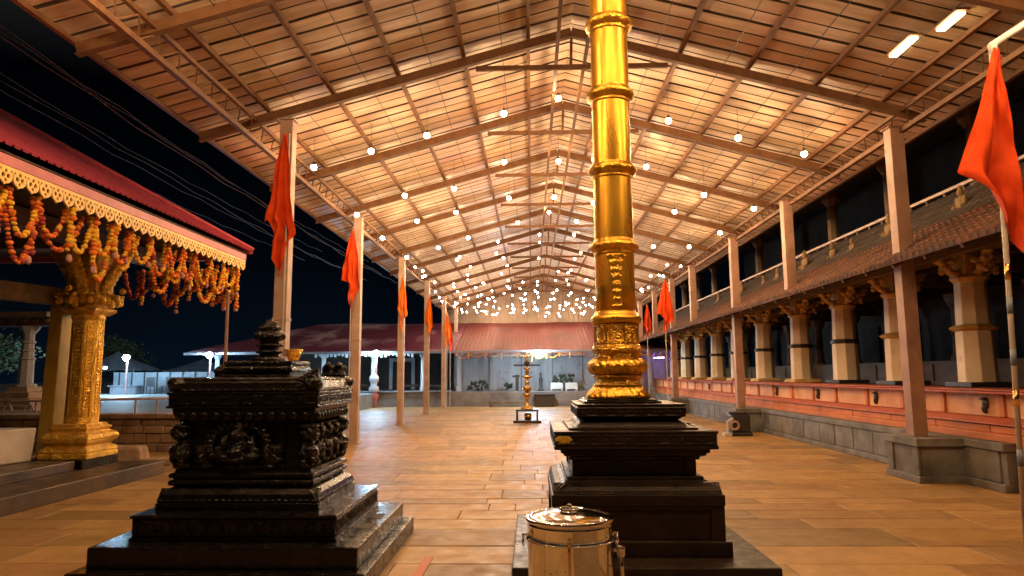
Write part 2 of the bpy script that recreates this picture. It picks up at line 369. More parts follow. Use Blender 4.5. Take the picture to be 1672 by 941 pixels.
for x in (XL, XR):
    s1 = -1 if x < RX else 1
    zt, zb = zs(x) - .12, zs(x) - .34
    ch = MB(); ch.bar((x + .02 * s1, Y0, zb), (x + .02 * s1, Y1, zb), .07, .07); low = ch.build('edge_truss', K['truss'], shed)
    ch = MB(); ch.bar((x - .10 * s1, Y0, zt), (x - .10 * s1, Y1, zt), .05, .055); ch.build('top_chord', K['truss'], low)
    wb = MB(); y = 1.0; k = 0
    while y < Y1 - .3:
        p, q = (x + .02 * s1, y, zb + .03), (x - .10 * s1, y + .21, zt - .02)
        wb.bar(p, q, .018, .018); wb.bar(q, (p[0], y + .42, p[2]), .018, .018); y += .42
    tag(wb.build('web_bars', K['truss'], low), kind='stuff')
PL = [(-3.62, 9.8), (-4.02, 15.6), (-4.05, 21.2), (-4.08, 26.6), (-4.1, 32.0), (-4.12, 37.4)]
PR = [(5.5, 10.1), (5.5, 14.5), (5.5, 18.4), (5.5, 23.2), (5.5, 26.6), (5.5, 30.4), (5.5, 34.5)]
for i, (x, y) in enumerate(PL):
    mb = MB(); top = zs(x) - .30
    mb.box(x - .095, x + .095, y - .095, y + .095, 0, top); mb.box(x - .16, x + .16, y - .16, y + .16, 0, .018); mb.box(x - .105, x + .105, y - .105, y + .105, 2.3, 2.34); mb.box(x - .13, x + .13, y - .13, y + .13, top, top + .02)
    mb.build('post', K['post'], shed, bevel=.006)
for i, (x, y) in enumerate(PR):
    mb = MB(); top = zs(x) - .30
    mb.box(x - .10, x + .10, y - .10, y + .10, .60 if i % 2 == 0 else 3.2, top); mb.box(x - .13, x + .13, y - .13, y + .13, top, top + .02)
    mb.build('post', K['postr'], shed, bevel=.006)
for x in (-3.45, -2.4, -1.45, -.4, 1.9, 2.9, 3.8, 4.8):     # lighting cables under the sheets
    mb = MB(); pts = []
    y = 4.0
    while y < 39:
        pts.append((x, y, zs(x) - .09 - .02 * math.sin(y * 2.2))); y += .7
    mb.tube(pts, .006, 5); mb.build('cable', K['wire'], shed)
mb = MB()                                                 # gable cladding at the far end
rows = []; P = .3; k = 0; x = EL
while x < ER:
    for dx, dy in ((0, 0), (.24, 0), (.25, .03), (.29, .03)):
        xx = min(x + dx, ER); rows.append((mb.bm.verts.new((xx, Y1 + .02 + dy, 4.45)), mb.bm.verts.new((xx, Y1 + .02 + dy, zs(xx) - .005))))
    x += P
for a, b in zip(rows, rows[1:]): mb.face([a[0], b[0], b[1], a[1]])
mb.build('gable_cladding', K['gablesheet'], shed, fix=False)

# ------------------------------------------------------------------ hanging bulbs
def bulb_proto(cord):
    t = thing('hanging_bulb', 'bare warm bulb on a cord', 'light bulb', (0, 0, 0), 'bare bulbs hanging under the shed roof')
    mb = MB(); mb.lathe([(.012, -.005), (.036, -.03), (.052, -.066), (.046, -.098), (.024, -.118), (.004, -.122)], n=20); mb.build('glass', K['bulb'], t, smooth=True)
    mb = MB(); mb.lathe([(.052, -.036), (.058, -.03), (.046, -.008), (.024, .012), (.018, .035), (.010, .045)], n=14); mb.build('baffle_socket', K['blackbox'], t)  # socket shape widened into a cap that cuts light thrown upward
    mb = MB(); mb.tube([(0, 0, .04), (.004, 0, cord * .5), (0, 0, cord)], .0035, 5); mb.build('cord', K['wire'], t)
    return t
BX = [-3.68, -2.7, -1.75, -.43, .5, 1.45, 2.36, 3.52, 4.6]
ordn = ['leftmost', 'second from the left', 'third from the left', 'fourth from the left', 'fifth from the left', 'sixth from the left', 'third from the right', 'second from the right', 'rightmost']
rown = ['nearest row', 'second nearest row', 'third nearest row', 'fourth nearest row']
near = []
for r_, y in enumerate((11.2, 14.0, 16.8, 19.6)):
    for k, x in enumerate(BX):
        dx, dy = rnd.uniform(-.14, .14), rnd.uniform(-.25, .25)
        if r_ == 0: dx, dy = 0, 0
        near.append((x + dx, y + dy, zs(x + dx) - .07 - (.42 if r_ == 0 else rnd.uniform(.32, .7)), 'bare warm bulb in the %s under the shed roof, %s' % (rown[r_], ordn[k])))
proto = bulb_proto(1.0)
def put(o, x, y, z, label):
    o.location = (x, y, z); o['label'] = label
    c = [q for q in o.children if q.name.startswith('cord')][0]
    k = .9 if y < 20.5 else .62; o.scale = (k, k, k)
    L = (zs(x) - .05 - z) / k; c.scale = (1, 1, L)
for i, (x, y, z, lb) in enumerate(near):
    put(proto if i == 0 else copy_tree(proto), x, y, z, lb)
farp = None
def far_copy():
    global farp
    if farp is None:
        farp = copy_tree(proto)
        gl = [q for q in farp.children if q.name.startswith('glass')][0]; gl.data = gl.data.copy(); gl.data.materials[0] = K['farbulb']
        return farp
    return copy_tree(farp)
y = 21.6; i = 0
FX = [-3.75, -2.95, -2.35, -1.8, -1.0, -.35, .3, .95, 1.6, 2.3, 3.0, 3.8, 4.7]
while y < 39.5:
    for k, x in enumerate(FX):
        if y < 26 and k % 2: continue
        if rnd.random() < .13: continue
        dx, dy = rnd.uniform(-.18, .18), rnd.uniform(-.45, .45)
        t = min(1, (y - 21) / 10)
        hi = zs(x + dx) - rnd.uniform(.35, .8); lo_ = rnd.uniform(4.75, 5.15)
        yy = min(y + dy, 39.4)
        put(far_copy(), x + dx, yy, hi * (1 - t) + lo_ * t, 'tiny bare warm bulb among the crowded rows at the far end of the shed')
    y += 1.0; i += 1
# unseen bulb rows added overhead as fill for the near roof and foreground
for y in (5.4, 3.2):
    for x in BX:
        put(copy_tree(proto), x, y, zs(x) - .6, 'bare warm fill bulb of the unseen rows added overhead of the camera')
bt = thing('glare_patch', 'pair of bright glare strips added under the roof sheets at the upper right', 'glare patch', (4.75, 8, 5.55))
K['batten'] = lamp_mat('glare_glow', (1, .66, .30), 14)  # glowing strips added to stand for floodlight glare on the roof sheets
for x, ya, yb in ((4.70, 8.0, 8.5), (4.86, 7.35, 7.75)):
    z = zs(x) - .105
    mb = MB(); mb.box(x - .05, x + .05, ya, yb, z - .03, z); t_ = mb.build('tube', K['batten'], bt, bevel=.012)  # added glare strip standing for floodlight glare, not a lamp tube
    mb = MB(); mb.box(x - .08, x + .08, ya - .04, yb + .04, z + .002, z + .025); mb.build('glare_backing', K['truss'], t_)
# floodlight on the right-hand truss, out of frame, that shines on the near roof sheets
fl = bpy.data.lights.new('floodlight', 'SPOT'); fl.energy = 120; fl.color = (1, .66, .36); fl.spot_size = R(95); fl.spot_blend = .7; fl.shadow_soft_size = .12
fo = bpy.data.objects.new('floodlight', fl); C.objects.link(fo); fo.location = (5.3, 4.4, 4.5)
fo.rotation_euler = Vector((-.75, .35, 1.0)).normalized().to_track_quat('-Z', 'Y').to_euler()

# ------------------------------------------------------------------ carving helpers
def scroll(u, v, W, H, bord=.14):                          # relief height 0..1 of a leaf-scroll frieze
    if v < bord or v > 1 - bord: return .9
    n = max(1, round(W / H)); cw = W / n; x = u * W; i = int(min(n - 1, x // cw)); p = ((x - i * cw) / cw - .5) * 2; q = (v - .5) * 2 / (1 - bord * 1.2)
    s = 1 if i % 2 == 0 else -1
    r = math.hypot(p, q); a = math.atan2(q * s, p)
    h = .5 + .5 * math.cos(a * 1 - r * 8.5)
    h *= .55 + .45 * math.cos(a * 7 + r * 5)
    if r < .22: h = 1 - r * 2
    if r > .98: h = .25 + .35 * (math.sin(p * 9) * math.sin(q * 9)) ** 2
    return max(0, min(1, h))
def flute(u, v, W, H, bord=.12, pitch=.045):               # row of upright leaves
    if v < bord or v > 1 - bord: return .8
    x = (u * W / pitch) % 1; q = abs(x - .5) * 2
    return max(0, (1 - q ** 2.2) * (1 - .6 * v) - .35 * (abs(q) < .12))
def frieze(mb, a, b, z0, z1, amp, fn, res=.011, tilt=0, out=None, nz=None):
    a, b = Vector(a), Vector(b); d = b - a; W = d.length; H = z1 - z0; n = Vector((d.y, -d.x, 0)).normalized()
    if out is not None and n.dot(Vector(out)) < 0: n = -n
    nu = max(2, int(W / res)); nv = max(6, int(H / res) if nz is None else nz)
    def P(u, v):
        e = 0 if (u <= 0 or u >= 1 or v <= 0 or v >= 1) else amp * fn(u, v, W, H)
        c = a + d * u + n * (e + tilt * v); return (c.x, c.y, z0 + H * v)
    mb.grid(nu, nv, P)
def ring_frieze(mb, cx, cy, h, ry, z0, z1, amp, fn, tilt=0, faces='flr', res=.011):
    cs = {'f': ((cx - h, cy - h * ry), (cx + h, cy - h * ry), (0, -1, 0)), 'r': ((cx + h, cy - h * ry), (cx + h, cy + h * ry), (1, 0, 0)), 'l': ((cx - h, cy + h * ry), (cx - h, cy - h * ry), (-1, 0, 0))}
    for f in faces:
        p, q, o = cs[f]; frieze(mb, (*p, 0), (*q, 0), z0, z1, amp, fn, res, tilt, o)

# ------------------------------------------------------------------ black stone altar
AX, AY = -2.22, 5.87
alt = thing('stone_altar', 'black oiled stone offering altar with carved figures on three square steps', 'altar', (AX, AY, 0))
mb = MB(); mb.square([(1.06, 0), (1.06, .14)], (AX, AY), .93); mb.build('step', K['black'], alt, bevel=.012)
mb = MB(); mb.square([(.975, .14), (.975, .292)], (AX, AY), .90)
stp = mb.build('step', K['black'], alt, bevel=.012)
mb = MB(); ax = AX + .87
for y0, y1 in ((AY - .28, AY - .08), (AY + .12, AY + .30)): mb.box(ax - .055, ax + .055, y0, y1, .286, .296)
mb.build('drain_slot', K['speck'], stp)
mb = MB(); mb.square([(.775, .292), (.775, .318), (.757, .32), (.757, .455), (.775, .457), (.775, .482)], (AX, AY), .92); st = mb.build('step', K['black'], alt, bevel=.006)
mb = MB(); ring_frieze(mb, AX, AY, .758, .92, .322, .453, .016, scroll, faces='fr'); mb.build('scroll_frieze', K['black'], st, smooth=True, fix=False)
mb = MB(); mb.square([(.585, .482), (.585, .535), (.572, .54), (.578, .56), (.565, .60), (.53, .635), (.495, .652), (.49, .66)], (AX, AY), .92); mo = mb.build('base_moulding', K['black'], alt, bevel=.005)
mb = MB(); ring_frieze(mb, AX, AY, .580, .92, .545, .640, .016, lambda u, v, W, H: flute(u, v, W, H, .05, .05), tilt=-.075, faces='fr', res=.007); mb.build('leaf_frieze', K['black'], mo, smooth=True, fix=False)
mb = MB(); mb.square([(.50, .655), (.523, .663), (.530, .68), (.523, .698), (.50, .705), (.50, .712), (.522, .72), (.528, .735), (.522, .752), (.495, .76), (.495, .775)], (AX, AY), .92); mb.build('torus_moulding', K['black'], alt, bevel=.004)
mb = MB(); mb.square([(.440, .77), (.440, 1.14)], (AX, AY), .92)
for s in (-1, 1):
    for q in (.13, .27):
        mb.box(AX + s * q - .022, AX + s * q + .022, AY - .430, AY - .40, .775, 1.13)
body = mb.build('body', K['black'], alt, bevel=.004)
mb = MB(); mb.square([(.455, 1.13), (.478, 1.14), (.50, 1.17), (.518, 1.20), (.523, 1.237), (.523, 1.255)], (AX, AY), .93); cor = mb.build('lower_cornice', K['black'], alt, bevel=.004)
mb = MB()
for f, k in (('x', 12), ('y', 11)):
    for i in range(k):
        t = (i + .5) / k * 2 - 1
        c = (AX + t * .49, AY - .475, 1.19) if f == 'x' else (AX + .51, AY + t * .45, 1.19)
        mb.ell(c, (.034, .034, .045), sub=2)
mb.build('bead_row', K['black'], cor, smooth=True)
mb = MB(); mb.square([(.552, 1.253), (.556, 1.258), (.556, 1.272), (.542, 1.276), (.542, 1.355), (.556, 1.36), (.556, 1.378)], (AX, AY), .93); co_ = mb.build('cornice', K['black'], alt, bevel=.004)
mb = MB(); ring_frieze(mb, AX, AY, .5425, .93, 1.278, 1.354, .013, scroll, faces='frl', res=.007); mb.build('scroll_frieze', K['black'], co_, smooth=True, fix=False)
mb = MB(); mb.square([(.525, 1.378), (.537, 1.385), (.545, 1.41), (.535, 1.45), (.515, 1.475), (.50, 1.492), (.30, 1.497)], (AX, AY), .93); tp = mb.build('top_band', K['black'], alt, bevel=.004)
mb = MB(); ring_frieze(mb, AX, AY, .544, .93, 1.383, 1.485, .014, lambda u, v, W, H: flute(u, v, W, H, .08, .06), tilt=-.032, faces='fr', res=.007); mb.build('leaf_frieze', K['black'], tp, smooth=True, fix=False)
# rolled corner scrolls of the top band
for sx, sy in ((-1, -1), (1, -1), (1, 1)):
    mb = MB(); cx, cy = AX + sx * .50, AY + sy * .465
    if sx > 0 and sy < 0:
        mb.hexa([(cx - .20, cy - .035, 1.385), (cx + .05, cy - .045, 1.385), (cx + .05, cy + .20, 1.385), (cx - .2, cy + .2, 1.385), (cx - .12, cy, 1.49), (cx + .046, cy - .04, 1.565), (cx + .035, cy + .08, 1.50), (cx - .12, cy + .1, 1.48)])
    mb.ell((cx, cy, 1.44), (.075, .075, .06)); mb.ell((cx + sx * .02, cy + sy * .02, 1.45), (.05, .05, .05))
    mb.build('corner_scroll', K['blackc'], tp, remesh=.007)
def corner_knob(x, y, k):
    mb = MB()
    if k == 0: mb.square([(.075, 1.485), (.085, 1.50), (.082, 1.53), (.092, 1.54), (.088, 1.56), (.06, 1.60), (.03, 1.612)], (x, y), 1.2); mb.build('corner_block', K['blackc'], alt, bevel=.008)
    else:
        mb.ell((x, y, 1.51), (.06, .075, .05)); mb.ell((x - .005, y - .02, 1.56), (.045, .055, .05)); mb.ell((x + .012, y - .055, 1.59), (.032, .034, .035)); mb.ell((x + .03, y + .03, 1.55), (.03, .03, .05))
        mb.build('corner_lion', K['blackc'], alt, remesh=.006)
corner_knob(AX - .44, AY + .30, 0); corner_knob(AX + .47, AY + .36, 1); corner_knob(AX + .36, AY + .43, 1)
mb = MB(); mb.square([(.26, 1.49), (.26, 1.508), (.245, 1.512), (.252, 1.53), (.265, 1.545), (.268, 1.57), (.25, 1.59), (.262, 1.60), (.262, 1.622), (.24, 1.63), (.10, 1.632)], (AX, AY), .93); fs = mb.build('finial_plinth', K['blackc'], alt, bevel=.004)
mb = MB(); prof = [(.11, 1.63), (.125, 1.64), (.11, 1.66), (.075, 1.672), (.07, 1.69), (.098, 1.70), (.10, 1.715), (.075, 1.725), (.07, 1.745), (.10, 1.755), (.103, 1.77), (.075, 1.782), (.072, 1.80), (.11, 1.815), (.122, 1.84), (.115, 1.868), (.085, 1.885), (.07, 1.895), (.088, 1.905), (.085, 1.925), (.06, 1.935), (.045, 1.945), (.052, 1.958), (.035, 1.972), (.015, 1.985), (.004, 1.99)]
mb.lathe(prof, (AX, AY), 48, lob=12, lamp=.05); mb.build('finial', K['blackc'], alt, smooth=True)
# corner lion brackets and side colonnettes
def corner_figure(cx, cy, dx, dy, z0=.775):
    mb = MB(); p = lambda a, b, z: (cx + dx * a - dy * b, cy + dy * a + dx * b, z0 + z)
    mb.ell(p(.0, 0, .03), (.075, .075, .035)); mb.ell(p(.01, 0, .12), (.088, .088, .055)); mb.ell(p(.035, 0, .145), (.07, .07, .06))
    mb.ell(p(-.01, 0, .2), (.055, .055, .06)); mb.ell(p(.02, 0, .265), (.075, .075, .05)); mb.ell(p(.06, 0, .28), (.04, .04, .035)); mb.ell(p(.075, .03, .30), .02); mb.ell(p(.075, -.03, .30), .02)
    mb.ell(p(0, 0, .335), (.085, .085, .026)); mb.ell(p(.03, .05, .06), (.028, .028, .06)); mb.ell(p(.03, -.05, .06), (.028, .028, .06)); mb.ell(p(.07, .0, .09), (.03, .03, .04))
    return mb
c_ = .455
for sx, sy in ((-1, -1), (1, -1), (1, 1)):
    corner_figure(AX + sx * c_, AY + sy * c_ * .92, sx * .7071, sy * .7071).build('corner_figure', K['blackc'], alt, remesh=.0075)
for t in (-.2, .02, .22):
    corner_figure(AX + .425, AY + t, 1, 0).build('side_figure', K['blackc'], alt, remesh=.0075)
# seated deity under an arch, front face
mb = MB(); fy = AY - .435; fx = AX - .04
E_ = lambda x, z, r, d=0: mb.ell((fx + x * 1.1, fy + d * 1.4, .78 + (z - .78) * 1.03), tuple(q * 1.12 for q in r) if isinstance(r, tuple) else r * 1.12)
E_(0, .80, (.17, .05, .03)); E_(0, .855, (.155, .075, .035), -.02); E_(-.09, .875, (.07, .06, .035), -.03); E_(.09, .875, (.07, .06, .035), -.03)
E_(0, .945, (.07, .06, .075), -.02); E_(0, .915, (.058, .06, .04), -.045); E_(0, 1.035, (.046, .05, .052), -.035); E_(0, 1.085, (.036, .04, .035), -.025); E_(0, 1.118, (.02, .025, .02), -.02)
for s in (-1, 1):
    E_(s * .09, .965, (.03, .035, .055), -.02); E_(s * .12, .915, (.03, .03, .04), -.035); E_(s * .085, 1.01, (.026, .03, .03)); E_(s * .05, 1.035, (.014, .02, .026), -.02)
    E_(s * .235, .855, (.065, .05, .055)); E_(s * .25, .92, (.05, .045, .045)); E_(s * .21, .80, (.05, .045, .03))
    E_(s * .19, .89, (.022, .03, .05), -.02); E_(s * .015, 1.045, .010, -.078)
for k in range(19):
    a = R(-28 + k * (236 / 18)); E_(.19 * math.cos(a), .955 + .158 * math.sin(a), (.026, .032, .026)); E_(.215 * math.cos(a), .955 + .185 * math.sin(a), (.016, .022, .016), -.008)
mb.build('deity_relief', K['blackc'], body, remesh=.0065)

def widen(o):
    if o.type == 'MESH' and min((v.co.z for v in o.data.vertices), default=0) > .47:
        for v in o.data.vertices: v.co.x = (v.co.x - .555) * 1.085 + .555
    for c in o.children: widen(c)
widen(alt)

# ------------------------------------------------------------------ stone pedestal of the flag column
PX, PY = .83, 6.25
ped = thing('column_pedestal', 'dark brown stepped stone pedestal carrying the gilded column', 'pedestal', (PX, PY, 0))
mb = MB(); mb.square([(.99, 0), (.99, .085)], (PX, PY)); mb.build('step', K['brownstone'], ped, bevel=.012)
mb = MB(); mb.square([(.715, .085), (.715, .205)], (PX, PY)); mb.build('step', K['brownstone'], ped, bevel=.008)
mb = MB(); mb.square([(.655, .205), (.655, .46)], (PX, PY))
for s in (-1, 1):
    for t in (-1, 1): mb.box(PX + s * .62 - .055, PX + s * .62 + .055, PY + t * .62 - .055, PY + t * .62 + .055, .206, .459)
mb.box(PX - .675, PX + .675, PY - .675, PY + .675, .44, .462); mb.build('die', K['brownstone'], ped, bevel=.006)
mb = MB(); mb.square([(.68, .464), (.68, .55), (.66, .556), (.662, .58), (.645, .61), (.60, .635), (.566, .642), (.566, .65)], (PX, PY)); mo = mb.build('lotus_moulding', K['brownstone'], ped, bevel=.006)
mb = MB(); ring_frieze(mb, PX, PY, .665, 1, .556, .636, .015, lambda u, v, W, H: flute(u, v, W, H, .04, .04), tilt=-.09, faces='fl', res=.0065); mb.build('leaf_frieze', K['brownstone'], mo, smooth=True, fix=False)
mb = MB(); mb.square([(.55, .65), (.55, .676), (.49, .68), (.49, .80), (.53, .81), (.53, .83), (.575, .845), (.575, .86), (.60, .87), (.60, .897)], (PX, PY))
for s in (-1, 1):
    for t in (-1, 1): mb.box(PX + s * .455 - .05, PX + s * .455 + .05, PY + t * .455 - .05, PY + t * .455 + .05, .682, .80)
mb.build('neck', K['brownstone'], ped, bevel=.005)
mb = MB(); mb.square([(.648, .898), (.655, .905), (.655, .925), (.645, .928), (.645, 1.022), (.656, 1.026), (.656, 1.044)], (PX, PY)); sb = mb.build('slab', K['brownstone'], ped, bevel=.004)
mb = MB(); ring_frieze(mb, PX, PY, .6455, 1, .930, 1.02, .012, scroll, faces='fl', res=.008); mb.build('scroll_frieze', K['brownstone'], sb, smooth=True, fix=False)
mb = MB()
frieze(mb, (PX - .645, PY - .6475, 0), (PX - .50, PY - .6475, 0), .945, 1.018, .014, lambda u, v, W, H: .6 + .4 * mnoise.noise((u * 6, v * 5, 3)) if ((u - .5) ** 2 + (v - .5) ** 2) < .22 + .06 * mnoise.noise((u * 9, v * 9, 0)) else -.9, out=(0, -1, 0)); mb.build('turmeric_mark', K['turmeric'], sb, smooth=True, fix=False)
mb = MB(); mb.square([(.53, 1.045), (.53, 1.062), (.46, 1.066), (.445, 1.085), (.43, 1.10), (.41, 1.11), (.392, 1.118)], (PX, PY)); mb.build('fillet', K['brownstone'], ped, bevel=.005)
mb = MB(); mb.square([(.392, 1.118), (.41, 1.13), (.44, 1.15), (.455, 1.18), (.452, 1.21), (.44, 1.235), (.452, 1.238), (.452, 1.25)], (PX, PY)); up = mb.build('upper_slab', K['brownstone'], ped, bevel=.004)
mb = MB(); ring_frieze(mb, PX, PY, .448, 1, 1.145, 1.225, .014, scroll, faces='fl', res=.007); mb.build('scroll_frieze', K['brownstone'], up, smooth=True, fix=False)
for x, y in ((PX + .52, PY - .30), (PX + .55, PY - .05)):
    mb = MB(); mb.ell((x, y, 1.052), (.035, .03, .02)); tag(mb.build('stone_chip', K['brownstone'], None, smooth=True), 'small dark stone lump lying on the %s of the column pedestal ledge' % ('front' if y < PY - .2 else 'rear'), 'stone')

# ------------------------------------------------------------------ gilded flag column
GX, GY = .775, 6.25
colm = thing('flag_column', 'tall gilded temple flag column with ringed shaft on the dark pedestal', 'column', (GX, GY, 1.25))
mb = MB(); mb.square([(.33, 1.251), (.33, 1.268), (.30, 1.272), (.30, 1.285)], (GX, GY)); mb.build('footing', K['black'], colm, bevel=.004)
def lat(name, prof, m, seg=64, **k):
    mb = MB(); mb.lathe(prof, (GX, GY), seg, **k); return mb.build(name, m, colm, smooth=True, fix=True)
lat('lotus_base', [(.255, 1.285), (.278, 1.29), (.282, 1.305), (.272, 1.325), (.245, 1.36), (.222, 1.385), (.21, 1.395)], K['goldl'], 160, lob=26, lamp=.026, twist=1.2)
lat('base_neck', [(.212, 1.395), (.222, 1.402), (.205, 1.415), (.196, 1.44), (.200, 1.462), (.218, 1.472), (.224, 1.485), (.212, 1.497)], K['goldc'])
lat('cushion', [(.214, 1.497), (.236, 1.507), (.25, 1.52), (.260, 1.54), (.266, 1.56), (.266, 1.58), (.257, 1.60), (.246, 1.615), (.232, 1.625), (.212, 1.64)], K['goldl'], 160, lob=22, lamp=.024, twist=2.4)
lat('upper_neck', [(.212, 1.64), (.205, 1.655), (.207, 1.69), (.224, 1.70), (.227, 1.735), (.21, 1.75), (.204, 1.765)], K['goldc'], 96, lob=28, lamp=.008)
lat('panel_drum', [(.203, 1.765), (.207, 1.78), (.205, 1.785), (.205, 1.925), (.209, 1.93), (.209, 1.945), (.203, 1.948)], K['goldc'])
mb = MB()
for k in range(8):
    a = R(k * 45 + 12); c, s_ = math.cos(a), math.sin(a); mb.bar((GX + .208 * c, GY + .208 * s_, 1.785), (GX + .208 * c, GY + .208 * s_, 1.925), .012, .012)
mb.build('panel_bars', K['gold'], colm)
lat('drum_ring', [(.203, 1.948), (.222, 1.955), (.228, 1.975), (.232, 1.995), (.224, 2.015), (.205, 2.03), (.19, 2.05), (.182, 2.07)], K['gold'])
lat('shaft', [(.182, 2.06), (.1805, 2.3), (.180, 2.66), (.1785, 3.4), (.177, 4.1), (.175, 4.85), (.173, 5.7), (.172, 6.5)], K['gold'], 64)
def ring(z, R0=.18):
    o = lat('ring', [(R0 - .004, z - .085), (R0 + .004, z - .082), (R0 + .006, z - .066), (R0 + .002, z - .06), (R0 + .012, z - .05), (R0 + .026, z - .036), (R0 + .040, z - .02), (R0 + .046, z), (R0 + .040, z + .022), (R0 + .022, z + .035), (R0 + .012, z + .04), (R0 + .010, z + .058), (R0 + .004, z + .064), (R0 - .004, z + .066)], K['goldl'], 96, lob=32, lamp=.003)
    mb = MB()
    for k in range(8):
        a = R(k * 45 - 92); mb.ell((GX + (R0 + .035) * math.cos(a), GY + (R0 + .035) * math.sin(a), z), (.016, .016, .02))
    mb.build('studs', K['gold'], o, smooth=True)
for z in (2.665, 3.385, 4.12, 4.83, 5.6): ring(z, .182)
def strip(u, v, W, H):                                     # embossed lotus-stalk panel
    q = abs(u - .5) * 2; wd = .95 - .55 * v ** .7 if True else 1
    v2 = 1 - v; wd = .42 + .5 * max(0, 1 - v2 * 2.2) + .10 * math.sin(v2 * 22)
    if q > wd: return 0
    n_ = mnoise.noise((u * 7, v * 22, 2)); return .55 + .45 * math.sin(v2 * 46 + q * 7 + n_ * 3) * math.cos(q * 7 + n_ * 2)
mb = MB()
def SP(u, v):
    a = R(-92) + (u - .5) * R(56); e = 0 if u <= 0 or u >= 1 or v <= 0 or v >= 1 else .017 * strip(u, v, 1, 1); r = .1795 + e
    return (GX + r * math.cos(a), GY + r * math.sin(a), 2.09 + .49 * v)
mb.grid(30, 110, SP); mb.build('embossed_panel', K['gold'], colm, smooth=True, fix=False)

# ------------------------------------------------------------------ steel vessel
VX, VY, VR = .235, 4.54, .283
can = thing('steel_drum', 'polished stainless steel drum with lid and ring handles in front of the pedestal', 'drum', (VX, VY, 0))
mb = MB(); mb.lathe([(.262, 0), (.268, .004), (.268, .10), (.270, .102), (.2705, .553), (.2735, .556), (.2735, .560), (.2705, .563), (.271, .570), (.277, .572), (.283, .58), (.286, .59), (.283, .60), (.274, .603), (.262, .596)], (VX, VY), 96); bd = mb.build('body', K['steelcan'], can, autosm=50)
mb = MB(); mb.tube([(VX + .279 * math.cos(R(k * 7.5)), VY + .279 * math.sin(R(k * 7.5)), .468) for k in range(49)], .0065, 8); mb.build('carrying_ring', K['steelcan'], can, smooth=True)
mb = MB(); mb.lathe([(.262, .594), (.258, .602), (.248, .603), (.242, .600), (.235, .605), (.16, .619), (.09, .628), (.05, .631), (.048, .635), (.03, .637), (.012, .639)], (VX, VY), 96); lid = mb.build('lid', K['steelcan'], can, autosm=60)
mb = MB(); mb.lathe([(.012, .636), (.010, .65), (.017, .656), (.019, .664), (.014, .674), (.004, .678)], (VX, VY), 20); mb.build('knob', K['steelcan'], lid, smooth=True)
mb = MB(); mb.tube([(VX + .062 * math.cos(R(k * 15)), VY + .062 * math.sin(R(k * 15)), .645) for k in range(25)], .006, 8)
for a in (20, 160, 270): mb.tube([(VX + .062 * math.cos(R(a)), VY + .062 * math.sin(R(a)), .645), (VX + .06 * math.cos(R(a)), VY + .06 * math.sin(R(a)), .626)], .005, 6)
mb.build('lid_ring', K['steelcan'], lid, smooth=True)
def hndl(a):
    c, s_ = math.cos(R(a)), math.sin(R(a)); q = lambda r, t, z: (VX + r * c - t * s_, VY + r * s_ + t * c, z)
    mb = MB(); mb.box(*sorted((q(.268, 0, 0)[0] - .014, q(.268, 0, 0)[0] + .014)), *sorted((q(.268, 0, 0)[1] - .014, q(.268, 0, 0)[1] + .014)), .46, .50)
    mb.tube([q(.30, .035 * math.sin(R(k * 18)), .455 + .035 * math.cos(R(k * 18))) for k in range(21)], .006, 8)
    mb.tube([q(.268, 0, .49), q(.31, 0, .49)], .008, 8); mb.build('ring_handle', K['steelcan'], can, smooth=False)
hndl(185); hndl(2)
mb = MB(); mb.tube([(VX - .02, VY - .272, .485), (VX - .02, VY - .288, .47), (VX - .02, VY - .288, .44), (VX - .02, VY - .276, .20)], .008, 8); mb.ell((VX - .02, VY - .285, .475), .014); mb.build('latch_rod', K['brass'], can, smooth=True)
mb = MB()
for k in range(20):
    a = R(rnd.uniform(-150, -25)); z = rnd.uniform(.30, .50); r = rnd.choice((.002, .003, .005)); mb.ell((VX + .2705 * math.cos(a), VY + .2705 * math.sin(a), z), r, sub=1)
tag(mb.build('food_specks', K['speck'], bd), kind='stuff')
mb = MB(); mb.tube([(VX + .268, VY - .04, .40), (VX + .30, VY - .05, .41)], .016, 10); mb.lathe([(.018, .36), (.026, .37), (.028, .41), (.030, .425), (.022, .426), (.02, .40)], (VX + .315, VY - .055), 16)
mb.tube([(VX + .315, VY - .055, .37), (VX + .32, VY - .06, .30), (VX + .32, VY - .06, .05)], .012, 8); mb.build('side_tap', K['steelcan'], can, smooth=True)

# ------------------------------------------------------------------ brass oil lamp in the hall
LX, LY = -.15, 22.0
lp = thing('oil_lamp', 'tall tiered brass oil lamp on an open black stand in mid hall', 'oil lamp', (LX, LY, 0))
mb = MB(); mb.box(LX - .44, LX + .44, LY - .4, LY + .4, 0, .08)
for s in (-1, 1):
    for t in (-1, 1): mb.box(LX + s * .32 - .03, LX + s * .32 + .03, LY + t * .3 - .03, LY + t * .3 + .03, .08, .36)
mb.box(LX - .36, LX + .36, LY - .34, LY + .34, .36, .42); mb.build('stand', K['blackbox'], lp, bevel=.01)
mb = MB(); mb.lathe([(.20, .42), (.19, .46), (.09, .50), (.055, .60), (.05, .70), (.09, .74), (.06, .78), (.16, .86), (.18, .89), (.05, .91), (.06, .95), (.13, 1.02), (.15, 1.07), (.09, 1.13), (.05, 1.18), (.09, 1.24), (.05, 1.30), (.045, 1.36), (.17, 1.42), (.19, 1.45), (.06, 1.46), (.045, 1.52), (.08, 1.58), (.045, 1.64), (.10, 1.69), (.11, 1.71), (.04, 1.73), (.03, 1.80), (.06, 1.86), (.035, 1.92), (.05, 1.98), (.02, 2.06), (.03, 2.12), (.005, 2.22)], (LX, LY), 32); mb.build('stem', K['brass'], lp, smooth=True)
mb = MB(); mb.bar((LX - .42, LY + .02, 1.80), (LX + .42, LY + .02, 1.80), .04, .05); mb.ell((LX, LY - .02, 1.86), (.1, .08, .1)); mb.build('crossbar', K['blackbox'], lp)
